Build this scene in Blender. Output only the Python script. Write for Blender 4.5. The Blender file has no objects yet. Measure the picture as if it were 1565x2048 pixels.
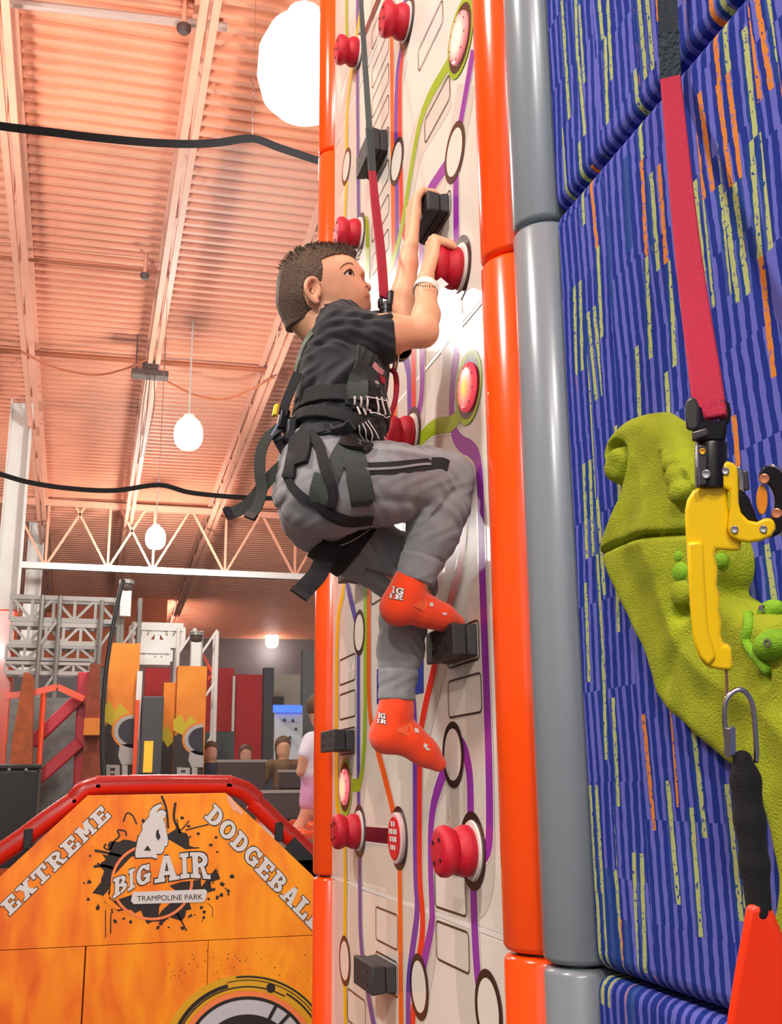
import bpy, bmesh, math, random
import numpy as np
from mathutils import Vector, Matrix
from mathutils.bvhtree import BVHTree

random.seed(7)
scene = bpy.context.scene
COL = scene.collection

# ------------------------------------------------------------------ camera
FPX, CX, CY, CAMZ = 2136.0, 782.5, 1024.0, 1.464
M3 = np.array([[0.96177009, -0.05842228, 0.26755399],      # rows: world X, Y, Z in camera terms
               [-0.27369261, -0.23901761, 0.93164528],
               [-0.00952127, 0.96925612, 0.24586973]])
cam_d = bpy.data.cameras.new('camera')
cam_d.sensor_fit = 'VERTICAL'
cam_d.sensor_height = 24.0
cam_d.lens = FPX * 24.0 / 2048.0
cam_d.clip_start = 0.05
cam_d.clip_end = 200
cam = bpy.data.objects.new('camera', cam_d)
COL.objects.link(cam)
_r, _u, _f = M3[:, 0], M3[:, 1], M3[:, 2]
cam.matrix_world = Matrix(((_r[0], _u[0], -_f[0], 0), (_r[1], _u[1], -_f[1], 0), (_r[2], _u[2], -_f[2], CAMZ), (0, 0, 0, 1)))
scene.camera = cam

# ------------------------------------------------------------------ world, exposure
scene.view_settings.view_transform = 'Standard'
scene.view_settings.look = 'None'
scene.view_settings.exposure = 0.42
scene.view_settings.gamma = 1.0
cy_ = scene.cycles
cy_.max_bounces = 4; cy_.diffuse_bounces = 2; cy_.glossy_bounces = 3; cy_.transmission_bounces = 2; cy_.transparent_max_bounces = 4; cy_.caustics_reflective = False; cy_.caustics_refractive = False
world = bpy.data.worlds.new('world')
scene.world = world
world.use_nodes = True
world.node_tree.nodes['Background'].inputs[0].default_value = (1.0, 0.965, 0.93, 1)
world.node_tree.nodes['Background'].inputs[1].default_value = 0.85

# the hall's high-bay lamps, then the added unseen ones: (x, y, z, bulb radius, watts)
LAMPS = [(1.02, 5.28, 5.5, 0.27, 260), (1.02, 12.2, 5.5, 0.17, 300), (1.02, 17.9, 5.5, 0.17, 300), (1.04, 26.4, 5.5, 0.15, 300),
         (5.1, 30.2, 5.45, 0.19, 25), (-1.35, 7.6, 5.5, 0.15, 330), (-3.1, 15.2, 5.5, 0.2, 300),
         (-2.4, 1.6, 5.6, 0.2, 420), (-2.6, -4.0, 5.7, 0.2, 620), (-.6, -3.0, 5.7, 0.2, 420)]  # unseen lamps added to light the scene and brighten the foreground claw

# ------------------------------------------------------------------ helpers
ORG = np.array([0, 0, CAMZ])
def ray(px, py):
    return M3 @ np.array([(px - CX) / FPX, -(py - CY) / FPX, 1.0])
def aX(px, py, X):
    r = ray(px, py); return ORG + r * (X / r[0])
def aY(px, py, Y):
    r = ray(px, py); return ORG + r * (Y / r[1])
def aZ(px, py, Z):
    r = ray(px, py); return ORG + r * ((Z - CAMZ) / r[2])
def aD(px, py, d):
    return ORG + ray(px, py) * d

def lin(c):
    if isinstance(c, str):
        c = tuple(int(c[i:i + 2], 16) / 255 for i in (0, 2, 4))
    return tuple((x / 12.92 if x <= 0.04045 else ((x + 0.055) / 1.055) ** 2.4) for x in c[:3]) + (1,)

MATS = {}
def mat(name, col, rough=0.5, metal=0.0, spec=0.5, noise=0.0, nscale=40, bump=0.0, bscale=80, emit=0.0, emitcol=None, coat=0.0, sss=0.0, sheen=0.0, aniso=None):
    if name in MATS: return MATS[name]
    m = bpy.data.materials.new(name); m.use_nodes = True
    nt = m.node_tree; b = nt.nodes['Principled BSDF']
    c = lin(col)
    b.inputs['Base Color'].default_value = c
    b.inputs['Roughness'].default_value = rough
    b.inputs['Metallic'].default_value = metal
    b.inputs['Specular IOR Level'].default_value = spec
    if coat: b.inputs['Coat Weight'].default_value = coat; b.inputs['Coat Roughness'].default_value = 0.08
    if sheen: b.inputs['Sheen Weight'].default_value = sheen; b.inputs['Sheen Roughness'].default_value = 0.5
    if sss:
        b.inputs['Subsurface Weight'].default_value = sss
        b.inputs['Subsurface Radius'].default_value = (0.012, 0.005, 0.003)
        b.inputs['Subsurface Scale'].default_value = 1.0
    if emit:
        b.inputs['Emission Color'].default_value = lin(emitcol or col)
        b.inputs['Emission Strength'].default_value = emit
    if noise or bump:
        tc = nt.nodes.new('ShaderNodeTexCoord')
        mp = nt.nodes.new('ShaderNodeMapping')
        nt.links.new(tc.outputs['Object'], mp.inputs[0])
        if aniso: mp.inputs['Scale'].default_value = aniso
    if noise:
        n = nt.nodes.new('ShaderNodeTexNoise'); n.inputs['Scale'].default_value = nscale; n.inputs['Detail'].default_value = 5
        nt.links.new(mp.outputs[0], n.inputs['Vector'])
        r = nt.nodes.new('ShaderNodeValToRGB')
        r.color_ramp.elements[0].position = 0.3; r.color_ramp.elements[1].position = 0.7
        r.color_ramp.elements[0].color = tuple(x * (1 - noise) for x in c[:3]) + (1,)
        r.color_ramp.elements[1].color = tuple(min(1, x * (1 + noise)) for x in c[:3]) + (1,)
        nt.links.new(n.outputs['Fac'], r.inputs[0]); nt.links.new(r.outputs[0], b.inputs['Base Color'])
    if bump:
        n = nt.nodes.new('ShaderNodeTexNoise'); n.inputs['Scale'].default_value = bscale; n.inputs['Detail'].default_value = 3
        nt.links.new(mp.outputs[0], n.inputs['Vector'])
        bp = nt.nodes.new('ShaderNodeBump'); bp.inputs['Strength'].default_value = bump; bp.inputs['Distance'].default_value = 0.01
        nt.links.new(n.outputs['Fac'], bp.inputs['Height']); nt.links.new(bp.outputs[0], b.inputs['Normal'])
    MATS[name] = m
    return m

def link(o, parent=None, label=None, cat=None, group=None, kind=None):
    COL.objects.link(o)
    if parent is not None:
        o.parent = parent
        if parent.parent is None:
            o.matrix_parent_inverse = Matrix.Translation(parent.location).inverted()
        elif parent.type == 'EMPTY':
            o.matrix_parent_inverse = Matrix.Translation(parent.location).inverted()
    if label: o['label'] = label
    if cat: o['category'] = cat
    if group: o['group'] = group
    if kind: o['kind'] = kind
    return o
def thing(name, label, cat, loc=(0, 0, 0), group=None, kind=None):
    o = bpy.data.objects.new(name, None); o.location = Vector([float(v) for v in loc]); o.empty_display_size = 0.05
    return link(o, None, label, cat, group, kind)

def catmull(P, n=6, closed=False):
    P = [np.asarray(p, float) for p in P]
    if len(P) < 3 and not closed: return P
    out = []; N = len(P)
    for i in range(N if closed else N - 1):
        p0 = P[(i - 1) % N] if (closed or i > 0) else 2 * P[0] - P[1]
        p1 = P[i]; p2 = P[(i + 1) % N]
        p3 = P[(i + 2) % N] if (closed or i + 2 < N) else 2 * P[-1] - P[-2]
        for k in range(n):
            t = k / n
            out.append(0.5 * ((2 * p1) + (-p0 + p2) * t + (2 * p0 - 5 * p1 + 4 * p2 - p3) * t * t + (-p0 + 3 * p1 - 3 * p2 + p3) * t ** 3))
    if not closed: out.append(P[-1])
    return out
def chaikin(P, n=2):
    P = [np.asarray(p, float) for p in P]
    for _ in range(n):
        Q = [P[0]]
        for a, b in zip(P[:-1], P[1:]):
            Q += [a * .75 + b * .25, a * .25 + b * .75]
        Q.append(P[-1]); P = Q
    return P

class MB:
    """collects shapes; build() links them as one mesh object"""
    def __init__(s): s.v = []; s.f = []
    def add(s, v, f):
        o = len(s.v); s.v += [tuple(float(c) for c in p) for p in v]; s.f += [tuple(i + o for i in q) for q in f]; return s
    def box(s, lo, hi):
        x0, y0, z0 = lo; x1, y1, z1 = hi
        v = [(x0, y0, z0), (x1, y0, z0), (x1, y1, z0), (x0, y1, z0), (x0, y0, z1), (x1, y0, z1), (x1, y1, z1), (x0, y1, z1)]
        return s.add(v, [(0, 3, 2, 1), (4, 5, 6, 7), (0, 1, 5, 4), (1, 2, 6, 5), (2, 3, 7, 6), (3, 0, 4, 7)])
    def obox(s, c, ax, ay, az):
        c = np.asarray(c, float); ax, ay, az = (np.asarray(a, float) for a in (ax, ay, az))
        v = [c + i * ax + j * ay + k * az for k in (-1, 1) for (i, j) in ((-1, -1), (1, -1), (1, 1), (-1, 1))]
        return s.add(v, [(0, 3, 2, 1), (4, 5, 6, 7), (0, 1, 5, 4), (1, 2, 6, 5), (2, 3, 7, 6), (3, 0, 4, 7)])
    def bar(s, a, b, w, h=None, up=(0, 0, 1)):
        a = np.asarray(a, float); b = np.asarray(b, float); h = h or w
        t = b - a; L = np.linalg.norm(t); t /= L
        u = np.asarray(up, float)
        if abs(u @ t) > .98: u = np.array([1., 0, 0])
        x = np.cross(t, u); x /= np.linalg.norm(x); z = np.cross(x, t)
        return s.obox((a + b) / 2, x * w / 2, t * L / 2, z * h / 2)
    def tube(s, P, r, n=10, cap=True, closed=False):
        P = [np.asarray(p, float) for p in P]; N = len(P)
        R = r if hasattr(r, '__len__') else [r] * N
        T = []
        for i in range(N):
            if closed: t = P[(i + 1) % N] - P[i - 1]
            else: t = P[min(i + 1, N - 1)] - P[max(i - 1, 0)]
            T.append(t / (np.linalg.norm(t) + 1e-12))
        u = np.array([0, 0, 1.]) if abs(T[0][2]) < .9 else np.array([1., 0, 0])
        v = []; f = []
        for i in range(N):
            u = u - T[i] * (u @ T[i]); u /= np.linalg.norm(u); w = np.cross(T[i], u)
            for k in range(n):
                a = 2 * math.pi * k / n; v.append(P[i] + R[i] * (math.cos(a) * u + math.sin(a) * w))
        for i in range(N if closed else N - 1):
            for k in range(n):
                a, b = i * n + k, i * n + (k + 1) % n; c, d = ((i + 1) % N) * n + (k + 1) % n, ((i + 1) % N) * n + k
                f.append((a, b, c, d))
        if cap and not closed:
            f.append(tuple(range(n))[::-1]); f.append(tuple((N - 1) * n + k for k in range(n)))
        return s.add(v, f)
    def ribbon(s, P, w, th, nrm):
        P = [np.asarray(p, float) for p in P]; N = len(P)
        W = w if hasattr(w, '__len__') else [w] * N
        if len(W) != N: W = np.interp(np.linspace(0, 1, N), np.linspace(0, 1, len(W)), W)
        if callable(nrm): NN = [np.asarray(nrm(i / (N - 1)), float) for i in range(N)]
        else:
            nrm = np.asarray(nrm, float); NN = [nrm] * N if nrm.ndim == 1 else list(nrm)
        v = []; f = []
        for i in range(N):
            t = P[min(i + 1, N - 1)] - P[max(i - 1, 0)]; t = t / (np.linalg.norm(t) + 1e-12)
            sd = np.cross(t, NN[i]); sd /= np.linalg.norm(sd); nn = np.cross(sd, t)
            a = sd * W[i] / 2; b = nn * th / 2
            v += [P[i] - a - b, P[i] + a - b, P[i] + a + b, P[i] - a + b]
        for i in range(N - 1):
            for k in range(4):
                f.append((i * 4 + k, i * 4 + (k + 1) % 4, (i + 1) * 4 + (k + 1) % 4, (i + 1) * 4 + k))
        f.append((3, 2, 1, 0)); e = (N - 1) * 4; f.append((e, e + 1, e + 2, e + 3))
        return s.add(v, f)
    def lathe(s, prof, o, axis, n=28):
        """prof: (along axis, radius)"""
        o = np.asarray(o, float); t = np.asarray(axis, float); t /= np.linalg.norm(t)
        u = np.array([0, 0, 1.]) if abs(t[2]) < .9 else np.array([1., 0, 0])
        u = u - t * (u @ t); u /= np.linalg.norm(u); w = np.cross(t, u); v = []; f = []
        for (h, r) in prof:
            for k in range(n):
                a = 2 * math.pi * k / n; v.append(o + t * h + max(r, 1e-5) * (math.cos(a) * u + math.sin(a) * w))
        for i in range(len(prof) - 1):
            for k in range(n):
                f.append((i * n + k, i * n + (k + 1) % n, (i + 1) * n + (k + 1) % n, (i + 1) * n + k))
        f.append(tuple(range(n))[::-1]); f.append(tuple((len(prof) - 1) * n + k for k in range(n)))
        return s.add(v, f)
    def ball(s, c, r, n=14, m=8, sc=(1, 1, 1)):
        c = np.asarray(c, float); v = [c + np.array([0, 0, r * sc[2]])]; f = []
        for i in range(1, m):
            th = math.pi * i / m
            for k in range(n):
                a = 2 * math.pi * k / n
                v.append(c + r * np.array([math.sin(th) * math.cos(a) * sc[0], math.sin(th) * math.sin(a) * sc[1], math.cos(th) * sc[2]]))
        v.append(c - np.array([0, 0, r * sc[2]]))
        for k in range(n): f.append((0, 1 + k, 1 + (k + 1) % n))
        for i in range(m - 2):
            for k in range(n): f.append((1 + i * n + k, 1 + (i + 1) * n + k, 1 + (i + 1) * n + (k + 1) % n, 1 + i * n + (k + 1) % n))
        b = 1 + (m - 2) * n; e = len(v) - 1
        for k in range(n): f.append((e, b + (k + 1) % n, b + k))
        return s.add(v, f)
    def prism(s, pts, off):
        """closed outline (3-D points, in a plane) pushed along off"""
        pts = [np.asarray(p, float) for p in pts]; off = np.asarray(off, float); n = len(pts)
        f = [tuple(range(n)), tuple(range(2 * n - 1, n - 1, -1))]
        f += [(i, n + i, n + (i + 1) % n, (i + 1) % n) for i in range(n)]
        return s.add(pts + [p + off for p in pts], f)
    def build(s, name, m, parent=None, smooth=False, label=None, cat=None, group=None, kind=None, bevel=0, seg=2, angle=None):
        me = bpy.data.meshes.new(name); me.from_pydata(s.v, [], s.f); me.update()
        bm = bmesh.new(); bm.from_mesh(me); bmesh.ops.recalc_face_normals(bm, faces=bm.faces); bm.to_mesh(me); bm.free()
        if m is not None: me.materials.append(m)
        o = bpy.data.objects.new(name, me)
        link(o, parent, label, cat, group, kind)
        if bevel:
            md = o.modifiers.new('bevel', 'BEVEL'); md.width = bevel; md.segments = seg; md.limit_method = 'ANGLE'; md.angle_limit = math.radians(40)
        if smooth or bevel:
            me.polygons.foreach_set('use_smooth', [True] * len(me.polygons))
            if not smooth or angle: me.set_sharp_from_angle(angle=math.radians(angle or 35))
        return o

def raw_mesh(name, V, F, m, parent=None, smooth=True, **kw):
    me = bpy.data.meshes.new(name)
    V = np.asarray(V, np.float32); F = np.asarray(F, np.int32)
    me.vertices.add(len(V)); me.vertices.foreach_set('co', V.ravel())
    me.loops.add(F.size); me.loops.foreach_set('vertex_index', F.ravel())
    me.polygons.add(len(F)); me.polygons.foreach_set('loop_start', np.arange(0, F.size, F.shape[1], dtype=np.int32))
    me.update(calc_edges=True); me.validate()
    if smooth: me.polygons.foreach_set('use_smooth', np.ones(len(F), bool))
    if m is not None: me.materials.append(m)
    o = bpy.data.objects.new(name, me)
    return link(o, parent, **kw)

# ---- signed distance modelling: smooth unions of tapered limbs, polygonised with surface nets
class SDF:
    def __init__(s, lo, hi, h):
        s.h = h; s.lo = np.asarray(lo, float); n = np.ceil((np.asarray(hi, float) - s.lo) / h).astype(int) + 1
        s.ax = [s.lo[i] + h * np.arange(n[i]) for i in range(3)]; s.n = n
        s.d = np.full(n, 1.0, np.float32)
    def sl(s, lo, hi):
        r = []
        for i in range(3):
            a = int(max(0, math.floor((lo[i] - s.lo[i]) / s.h))); b = int(min(s.n[i], math.ceil((hi[i] - s.lo[i]) / s.h) + 1)); r.append(slice(a, max(a, b)))
        return tuple(r)
    def grid(s, q):
        return s.ax[0][q[0]][:, None, None], s.ax[1][q[1]][None, :, None], s.ax[2][q[2]][None, None, :]
    def comb(s, q, v, k, sub=False):
        a = s.d[q]; v = v.astype(np.float32)
        if sub: a = -a
        if k > 0:
            h = np.maximum(k - np.abs(a - v), 0) / k; r = np.minimum(a, v) - h * h * k * .25
        else: r = np.minimum(a, v)
        s.d[q] = -r if sub else r
        return s
    def cone(s, a, b, ra, rb, k=0.0, sub=False, ys=None):
        a = np.asarray(a, float); b = np.asarray(b, float); R = max(ra, rb) * (1.4 if ys else 1) + k + 3 * s.h
        q = s.sl(np.minimum(a, b) - R, np.maximum(a, b) + R); x, y, z = s.grid(q)
        a = a.copy(); b = b.copy()
        if ys:
            y0, sc = ys; y = y0 + (y - y0) * sc; a[1] = y0 + (a[1] - y0) * sc; b[1] = y0 + (b[1] - y0) * sc
        e = b - a; L = e @ e + 1e-12
        t = np.clip(((x - a[0]) * e[0] + (y - a[1]) * e[1] + (z - a[2]) * e[2]) / L, 0, 1)
        v = np.sqrt((x - a[0] - t * e[0]) ** 2 + (y - a[1] - t * e[1]) ** 2 + (z - a[2] - t * e[2]) ** 2) - (ra + (rb - ra) * t)
        return s.comb(q, v, k, sub)
    def chain(s, L, k=0.0, ys=None, sub=False):
        for (a, ra), (b, rb) in zip(L[:-1], L[1:]): s.cone(a, b, ra, rb, k, sub, ys)
        return s
    def ell(s, c, r, k=0.0, rot=None, sub=False):
        c = np.asarray(c, float); r = np.asarray(r, float); R = max(r) + k + 3 * s.h
        q = s.sl(c - R, c + R); x, y, z = s.grid(q); x = x - c[0]; y = y - c[1]; z = z - c[2]
        if rot is not None:
            A = np.asarray(rot); x, y, z = A[0, 0] * x + A[0, 1] * y + A[0, 2] * z, A[1, 0] * x + A[1, 1] * y + A[1, 2] * z, A[2, 0] * x + A[2, 1] * y + A[2, 2] * z
        k0 = np.sqrt((x / r[0]) ** 2 + (y / r[1]) ** 2 + (z / r[2]) ** 2); k1 = np.sqrt((x / r[0] ** 2) ** 2 + (y / r[1] ** 2) ** 2 + (z / r[2] ** 2) ** 2)
        return s.comb(q, k0 * (k0 - 1) / (k1 + 1e-9), k, sub)
    def cut(s, p, n, k=0.0, box=None):
        """keep the side against n"""
        q = tuple(slice(0, m) for m in s.n) if box is None else s.sl(*box)
        x, y, z = s.grid(q); n = np.asarray(n, float); n = n / np.linalg.norm(n)
        v = -((x - p[0]) * n[0] + (y - p[1]) * n[1] + (z - p[2]) * n[2])
        return s.comb(q, v + 0 * s.d[q], k, True)
    def warp(s, fn, box=None):
        q = tuple(slice(0, m) for m in s.n) if box is None else s.sl(*box)
        x, y, z = s.grid(q); s.d[q] += fn(x, y, z).astype(np.float32); return s
    def mesh(s):
        D = s.d.copy()
        for i in range(3):
            q = [slice(None)] * 3; q[i] = 0; D[tuple(q)] = np.maximum(D[tuple(q)], 1e-4); q[i] = -1; D[tuple(q)] = np.maximum(D[tuple(q)], 1e-4)
        S = D < 0; n = np.array(D.shape); ids = []; pos = []; flip = []
        st = np.array([n[1] * n[2], n[2], 1])
        for a in range(3):
            b, c = (a + 1) % 3, (a + 2) % 3
            q0 = [slice(None)] * 3; q1 = [slice(None)] * 3; q0[a] = slice(0, -1); q1[a] = slice(1, None)
            I = np.argwhere(S[tuple(q0)] != S[tuple(q1)])
            if not len(I): continue
            d0 = D[tuple(I.T)]; J = I.copy(); J[:, a] += 1; d1 = D[tuple(J.T)]
            p = I.astype(float); p[:, a] += d0 / (d0 - d1)
            base = I @ st
            ids.append(np.stack([base - st[b] - st[c], base - st[c], base, base - st[b]], 1)); pos.append(p); flip.append(~S[tuple(I.T)])
        ids = np.concatenate(ids); pos = np.concatenate(pos); flip = np.concatenate(flip)
        u, inv = np.unique(ids.ravel(), return_inverse=True); inv = inv.reshape(-1)
        cnt = np.bincount(inv); rep = np.repeat(pos, 4, axis=0)
        V = np.stack([np.bincount(inv, rep[:, i]) / cnt for i in range(3)], 1) * s.h + s.lo
        F = inv.reshape(-1, 4); F[flip] = F[flip][:, ::-1]
        return V, F
    def build(s, name, m, parent=None, smooth_it=0, **kw):
        V, F = s.mesh()
        for _ in range(smooth_it):
            A = np.zeros_like(V); c = np.zeros(len(V))
            for i in range(4):
                a, b = F[:, i], F[:, (i + 1) % 4]
                for q in range(3): A[:, q] += np.bincount(a, V[b, q], len(V)) + np.bincount(b, V[a, q], len(V))
                c += np.bincount(a, minlength=len(V)) + np.bincount(b, minlength=len(V))
            V = .5 * V + .5 * A / c[:, None]
        return raw_mesh(name, V, F, m, parent, **kw)

def bvh_of(*objs):
    V = []; F = []; o = 0
    for ob in objs:
        me = ob.data; v = np.empty(len(me.vertices) * 3, np.float32); me.vertices.foreach_get('co', v); v = v.reshape(-1, 3)
        V += [tuple(map(float, p)) for p in v]; F += [tuple(i + o for i in p.vertices) for p in me.polygons]; o = len(V)
    return BVHTree.FromPolygons(V, F)
def surf(bvh, px, py, off=0.003, default=None):
    """point on a body seen along a sight line, lifted off the surface; with its normal"""
    r = Vector(ray(px, py)).normalized()
    h, n, i, d = bvh.ray_cast(Vector(ORG), r)
    if h is None:
        if default is None:
            h, n, i, d = bvh.find_nearest(Vector(aY(px, py, 2.0)))
        else: return np.array(default, float), np.array([0, -1., 0])
    if n.dot(r) > 0: n = -n
    return np.array(h + n * off), np.array(n)

# ------------------------------------------------------------------ materials shared below
M_ORANGE = mat('orange_vinyl', 'ff5006', 0.22, spec=0.5, coat=0.3)
M_GREYV = mat('grey_vinyl', '7f888e', 0.28, spec=0.5, noise=.05, nscale=400, coat=0.2)
M_PANEL = mat('white_laminate', 'ebe6da', 0.075, spec=0.2, noise=.03, nscale=6, bump=0.05, bscale=900)
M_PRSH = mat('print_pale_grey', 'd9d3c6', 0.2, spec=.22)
M_DARK = mat('print_dark_brown', '35211c', 0.25, spec=.22)
M_HOLDR = mat('red_polyurethane', 'c80f2b', 0.45, noise=.12, nscale=60, bump=0.25, bscale=700)
M_HOLDK = mat('black_polyurethane', '303032', 0.55, noise=.2, nscale=120, bump=0.3, bscale=600)
M_BOLT = mat('steel_bolt', 'b8b8b8', 0.3, metal=0.9)
M_BLACK = mat('black_plastic', '121214', 0.35)
M_WHITEP = mat('white_print', 'efeae4', 0.4)
M_WHITE = mat('white_paint', 'e9e6e0', 0.5, noise=.04, nscale=8)
M_STEEL = mat('polished_steel', 'c9cbcd', 0.22, metal=1.0)

def carpet_material():
    m = bpy.data.materials.new('striped_carpet'); m.use_nodes = True
    nt = m.node_tree; N = nt.nodes; L = nt.links; b = N['Principled BSDF']
    b.inputs['Roughness'].default_value = 0.95; b.inputs['Specular IOR Level'].default_value = 0.15
    tc = N.new('ShaderNodeTexCoord'); sp = N.new('ShaderNodeSeparateXYZ'); L.new(tc.outputs['Object'], sp.inputs[0])
    def mth(op, a, bb=None, c=None):
        n = N.new('ShaderNodeMath'); n.operation = op
        for i, v in enumerate((a, bb, c)):
            if v is None: continue
            if isinstance(v, (int, float)): n.inputs[i].default_value = v
            else: L.new(v, n.inputs[i])
        return n.outputs[0]
    def wn(x, y=0.0, z=0.0):
        c = N.new('ShaderNodeCombineXYZ'); w = N.new('ShaderNodeTexWhiteNoise'); w.noise_dimensions = '3D'
        for i, v in enumerate((x, y, z)):
            if isinstance(v, (int, float)): c.inputs[i].default_value = v
            else: L.new(v, c.inputs[i])
        L.new(c.outputs[0], w.inputs['Vector']); return w.outputs['Value']
    def noise(scale, det=2.0):
        n = N.new('ShaderNodeTexNoise'); n.inputs['Scale'].default_value = scale; n.inputs['Detail'].default_value = det
        L.new(tc.outputs['Object'], n.inputs['Vector']); return n.outputs['Fac']
    y, z = sp.outputs['Y'], sp.outputs['Z']
    def field(pitch, blk, rowh, seed):
        bi = mth('FLOOR', mth('DIVIDE', y, blk))
        zr = mth('ADD', mth('DIVIDE', z, rowh), mth('MULTIPLY', wn(bi, seed + .5), 0.9))
        ri = mth('FLOOR', zr)
        lean = mth('MULTIPLY', mth('SUBTRACT', wn(bi, ri, seed + 3.5), 0.5), 0.16)
        wob = mth('MULTIPLY', mth('SUBTRACT', noise(55.0), 0.5), 0.006)
        u = mth('DIVIDE', mth('ADD', mth('ADD', y, mth('MULTIPLY', z, lean)), wob), pitch)
        return mth('FLOOR', u), mth('FRACT', u), ri, bi
    ci, fu, ri, bi = field(0.0215, 0.19, 0.13, 0.0)
    duty = mth('ADD', 0.30, mth('MULTIPLY', wn(ci, ri, 5.5), 0.26))
    peri = mth('LESS_THAN', fu, duty)
    ci2, fu2, ri2, bi2 = field(0.0215, 0.043, 0.15, 21.0)
    r2 = wn(ci2, ri2, 9.5)
    inband = mth('MULTIPLY', mth('GREATER_THAN', fu2, 0.22), mth('LESS_THAN', fu2, 0.68))
    crack = mth('LESS_THAN', noise(190.0, 3.0), 0.62)
    dash = mth('MULTIPLY', inband, crack)
    lime = mth('MULTIPLY', dash, mth('GREATER_THAN', r2, 0.74))
    orng = mth('MULTIPLY', mth('MULTIPLY', dash, mth('GREATER_THAN', r2, 0.60)), mth('LESS_THAN', r2, 0.68))
    halo = mth('MULTIPLY', mth('GREATER_THAN', r2, 0.70), mth('GREATER_THAN', fu2, 0.1))
    def mix(f, a, c):
        n = N.new('ShaderNodeMix'); n.data_type = 'RGBA'
        L.new(f, n.inputs['Factor'])
        for i, v in ((6, a), (7, c)):
            if isinstance(v, str): n.inputs[i].default_value = lin(v)
            else: L.new(v, n.inputs[i])
        return n.outputs[2]
    base = mix(peri, '20348e', '6a6ec6')
    base = mix(mth('MULTIPLY', halo, 0.75), base, '1f4a8a')
    base = mix(lime, base, 'b9c27a'); base = mix(orng, base, 'e08a35')
    pile = noise(1500.0, 2.0)
    base = mix(mth('MULTIPLY', mth('GREATER_THAN', pile, 0.58), 0.35), base, '1a2668')
    L.new(base, b.inputs['Base Color'])
    bp = N.new('ShaderNodeBump'); bp.inputs['Strength'].default_value = 0.5; bp.inputs['Distance'].default_value = 0.002
    L.new(pile, bp.inputs['Height']); L.new(bp.outputs[0], b.inputs['Normal'])
    return m
M_CARPET = carpet_material()

# ------------------------------------------------------------------ floor, wall with carpet pads, climbing wall
WX = 0.73
SEAM = [0.0, 1.2, 2.405, 3.6, 4.8, 6.0]
fl = MB().box((-14, -9, -0.2), (14, 31, 0.0)).build('floor', mat('dark_carpet_floor', '4a4648', 0.9, noise=.2, nscale=30), kind='structure')

wr = thing('wall_right', 'carpet padded blue wall', 'wall', (0.9, 0.5, 0), kind='structure'); del wr['category']; del wr['label']
MB().box((WX + 0.04, -6, 0), (WX + 0.34, 1.5, 6.0)).build('backing', mat('wall_backing', '23252e', 0.9), wr)
for i in range(len(SEAM) - 1):
    MB().box((WX, -1.5, SEAM[i] + .004), (WX + 0.06, 1.512, SEAM[i + 1] - .004)).build('carpet_pad', M_CARPET, wr, bevel=0.022, seg=4)

cw = thing('climbing_wall', 'glossy white climbing wall panel printed with coloured tube map lines and rings', 'climbing wall', (WX, 2.45, 0))
for i in range(len(SEAM) - 1):
    MB().box((WX, 1.6, SEAM[i] + .0035), (WX + 0.05, 3.27, SEAM[i + 1] - .0035)).build('panel', M_PANEL, cw, bevel=0.004)
MB().box((WX + .0025, 1.62, 0), (WX + 0.03, 3.25, 6.0)).build('seam_backing', mat('seam_strip', 'e6e1d6', 0.5), cw)
MB().box((WX + .06, 1.52, 0), (WX + 0.34, 3.25, 6.0)).build('frame', mat('frame_wood', '8a8378', .7), cw)

def post(label, y, r, m, grp):
    t = thing('padded_post', label, 'post', (WX + .01, y, 0), grp)
    for i in range(len(SEAM) - 1):
        a, b = SEAM[i] + .002, SEAM[i + 1] - .002
        MB().lathe([(a, r - .012), (a + .003, r - .004), (a + .010, r), (b - .010, r), (b - .003, r - .004), (b, r - .012)], (WX + .01, y, 0), (0, 0, 1), 48).build('sleeve', m, t, smooth=True, angle=60)
    MB().lathe([(0, r - .02), (6, r - .02)], (WX + .01, y, 0), (0, 0, 1), 24).build('core', M_BLACK, t)
    return t
post('glossy orange padded post on the near edge of the white climbing panel', 1.696, 0.069, M_ORANGE, None)
post('glossy grey padded post between the orange post and the blue carpet', 1.571, 0.056, M_GREYV, None)
post('slim glossy orange padded post on the far edge of the white climbing panel', 3.256, 0.055, M_ORANGE, None)

def yz(p): q = aX(p[0], p[1], WX); return np.array([q[1], q[2]])
def stroke(mb, P, w, lay, shift=(0, 0), rnd=2, closed=False):
    P = [np.asarray(p, float) + np.asarray(shift) for p in P]
    if rnd and not closed: P = chaikin(P, rnd)
    n = len(P); v = []; f = []; x = WX - .0004 * lay
    for i in range(n):
        if closed: t = P[(i + 1) % n] - P[i - 1]
        else: t = P[min(i + 1, n - 1)] - P[max(i - 1, 0)]
        t = t / (np.linalg.norm(t) + 1e-9); nn = np.array([-t[1], t[0]]) * w / 2
        for q in (P[i] - nn, P[i] + nn): v.append((x - i * 3e-6, q[0], q[1]))
    for i in range(n if closed else n - 1):
        j = (i + 1) % n; f.append((2 * i, 2 * j, 2 * j + 1, 2 * i + 1))
    mb.add(v, f)
def disc(mb, c, r, lay, ri=0.0, n=40):
    x = WX - .0004 * lay; v = []; f = []
    for k in range(n):
        a = 2 * math.pi * k / n
        v += [(x, c[0] + r * math.cos(a), c[1] + r * math.sin(a)), (x, c[0] + ri * math.cos(a), c[1] + ri * math.sin(a))]
    for k in range(n):
        j = (k + 1) % n; f.append((2 * k, 2 * j, 2 * j + 1, 2 * k + 1))
    mb.add(v, f)

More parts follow.
